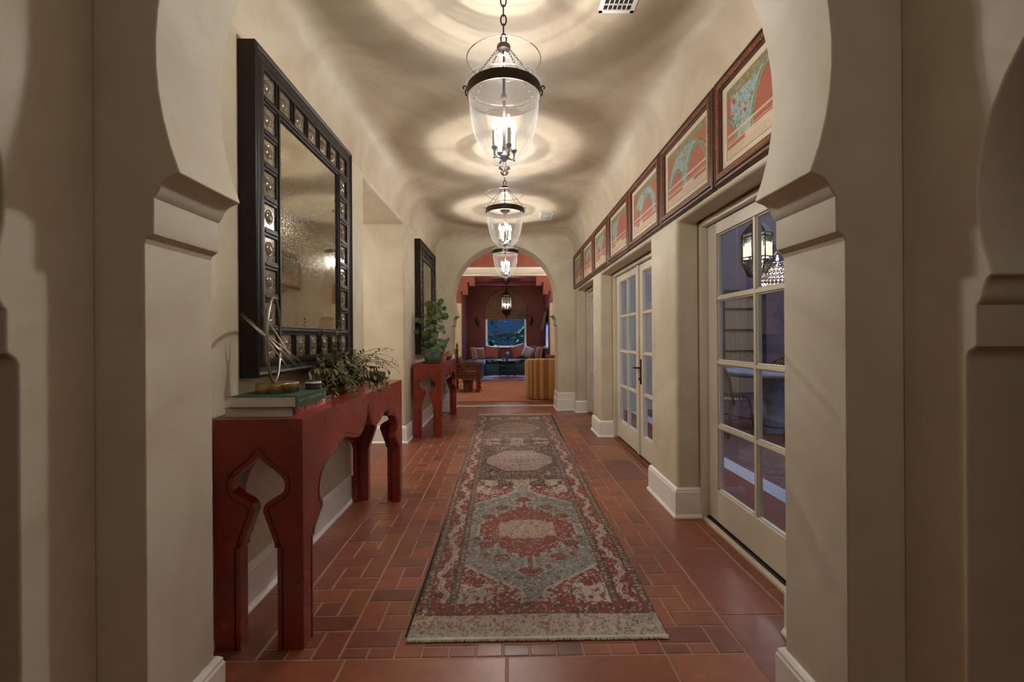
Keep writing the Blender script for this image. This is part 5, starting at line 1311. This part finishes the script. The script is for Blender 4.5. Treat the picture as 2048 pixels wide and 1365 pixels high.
def bistro(label, x, y, rz):
    o = thing('bistro_chair', label, 'chair', (x, y, -.012), rz, 'cane bistro chairs round the patio table')
    b = MB(); b.lathe([(0, .435), (.19, .435), (.215, .445), (.215, .462), (.20, .47), (0, .468)], seg=28); b.build('seat', M_cane, o, smooth=40)
    for sx in (-1, 1):
        b = MB(); b.tube([(sx*.15, -.15, .44), (sx*.19, -.19, 0)], [.015, .013], 8); b.build('leg', M_rat, o, smooth=True)
        b = MB(); b.tube([(sx*.16, .15, .44), (sx*.19, .23, 0)], [.015, .013], 8); b.build('leg', M_rat, o, smooth=True)
    b = MB(); b.tube([(-.19, .14, .40)]+[(-.215*cos(a), .18+.05*(.5+.5*sin(a)), .60+.30*sin(a)) for a in [PI*k/14 for k in range(15)]]+[(.19, .14, .40)], .014, 8)
    b.tube([(-.17, -.17, .20), (.17, -.17, .20)], .009, 6); b.tube([(-.17, .19, .20), (.17, .19, .20)], .009, 6); b.tube([(-.17, -.17, .22), (-.17, .19, .22)], .009, 6); b.tube([(.17, -.17, .22), (.17, .19, .22)], .009, 6); b.build('back_hoop', M_rat, o, smooth=True)
    b = MB(); po_ = [(-.19, .54)]+[(-.20*cos(a), .60+.285*sin(a)) for a in [PI*k/14 for k in range(15)]]+[(.19, .54)]
    b.prism(po_, 'y', .205, .213); fix_normals(b.build('back_panel', M_cane, o)); return o
bistro('cane bistro chair on the left, nearest the glazed door', 2.78, 5.55, 1.9)
bistro('cane bistro chair behind the patio table', 4.05, 6.50, -.6)
bistro('cane bistro chair in front of the pedestal on the patio', 3.35, 4.95, PI-.3)
# patio lantern and crystal chandelier seen through the glass
pl_ = thing('filigree_lantern', 'pierced metal lantern with glowing panels beyond the nearest door', 'pendant light', (2.24, 3.98, 3.44))
w_ = lambda a: a-3.5
b = MB(); b.tube([(0, 0, .06), (0, 0, w_(2.30))], .006, 6); b.lathe([(0, 0), (.04, 0), (.03, -.03), (0, -.03)], seg=10); b.build('rod', M_black, pl_)
b = MB(); b.lathe([(0, w_(2.34)), (.02, w_(2.32)), (.015, w_(2.29)), (.06, w_(2.26)), (.10, w_(2.22)), (.135, w_(2.17)), (0, w_(2.17))], seg=8); b.build('dome', M_black, pl_)
b = MB()
for k in range(8):
    a = 2*PI*k/8; a2 = a+PI/4; p = Vector((.128*cos(a), .128*sin(a), 0)); q = Vector((.128*cos(a2), .128*sin(a2), 0)); V_ = lambda z: Vector((0, 0, w_(z)))
    b.tube([p+V_(2.17), p+V_(1.93)], .006, 6)
    for z in (2.17, 2.14, 1.96, 1.93): b.tube([p+V_(z), q+V_(z)], .005, 5)
    p2_ = p*.55+V_(1.80)*1; q2 = q*.55+V_(1.80); b.tube([p+V_(1.93), p2_], .005, 5); b.tube([p2_, q2], .005, 5)
    for t in range(1, 8):
        c = p.lerp(q, t/8); c2 = (p*.55).lerp(q*.55, t/8); b.tube([c+V_(2.14), p.lerp(q, min(1, (t+1)/8))+V_(2.17)], .0025, 4); b.tube([c+V_(1.93), p.lerp(q, max(0, (t-1)/8))*.8+V_(1.865)], .0025, 4); b.tube([p.lerp(q, max(0, (t-1)/8))*.8+V_(1.865), c2+V_(1.80)], .0025, 4)
b.build('pierced_cage', M_black, pl_, smooth=40)
b = MB()
for k in range(8):
    a = 2*PI*k/8; a2 = a+PI/4; p = Vector((.122*cos(a), .122*sin(a), 0)); q = Vector((.122*cos(a2), .122*sin(a2), 0)); p, q = p.lerp(q, .14), p.lerp(q, .86)
    b.add([p+V_(1.965), q+V_(1.965), q+V_(2.085), p+V_(2.085)], [(0, 1, 2, 3)])
b.build('glowing_panels', emat('lit_opal_glass', (1, .86, .62, 1), 1.5), pl_)
b = MB()
for k in range(8):
    a = 2*PI*k/8; a2 = a+PI/4; p = Vector((.126*cos(a), .126*sin(a), 0)); q = Vector((.126*cos(a2), .126*sin(a2), 0))
    for row in range(4):
        for t in range(1, 6): c = p.lerp(q, t/6+(.08 if row % 2 else -.04)); b.tube([c+V_(2.09+.013*row), c+V_(2.10+.013*row)], .0085, 4)
b.build('pierced_band', M_black, pl_)
light('lantern_light', 'POINT', (0, 0, w_(2.05)), 10, WARM, .1, None, pl_)
cd = thing('crystal_chandelier', 'glittering crystal bead chandelier hanging over the patio', 'chandelier', (2.87, 4.72, 3.40))
b = MB(); b.tube([(0, 0, .1), (0, 0, w_(2.2))], .006, 6); b.tube([(.24*cos(2*PI*k/32), .24*sin(2*PI*k/32), w_(2.06)) for k in range(32)], .008, 6, closed=True)
for k in range(4): b.tube([(.24*cos(PI/2*k), .24*sin(PI/2*k), w_(2.06)), (0, 0, w_(2.2))], .005, 6)
b.build('frame', M_brass, cd, smooth=40)
b = MB(); M_cry = pmat('cut_crystal', lin(225, 205, 180), .06, metal=.65)
for ring in range(6):
    rr = .24*math.sqrt(max(.05, 1-(ring/6.2)**2)); n_ = max(6, int(rr*2*PI/.036))
    for k in range(n_):
        a = 2*PI*(k+.5*(ring % 2))/n_; o_ = (rr*cos(a), rr*sin(a), w_(2.04-.042*ring)); b.lathe([(0, -.019), (.014, -.006), (.014, .006), (0, .019)], o_, 6)
b.build('crystal_beads', M_cry, cd)
for k in range(6):
    a = 2*PI*k/6; b = MB(); b.lathe([(0, w_(2.06)), (.012, w_(2.09)), (.005, w_(2.13)), (0, w_(2.14))], (.16*cos(a), .16*sin(a), 0), 8); b.build('bulb', M_bulb, cd, smooth=True)
light('chandelier_light', 'POINT', (0, 0, w_(1.95)), 10, WARM, .08, None, cd)
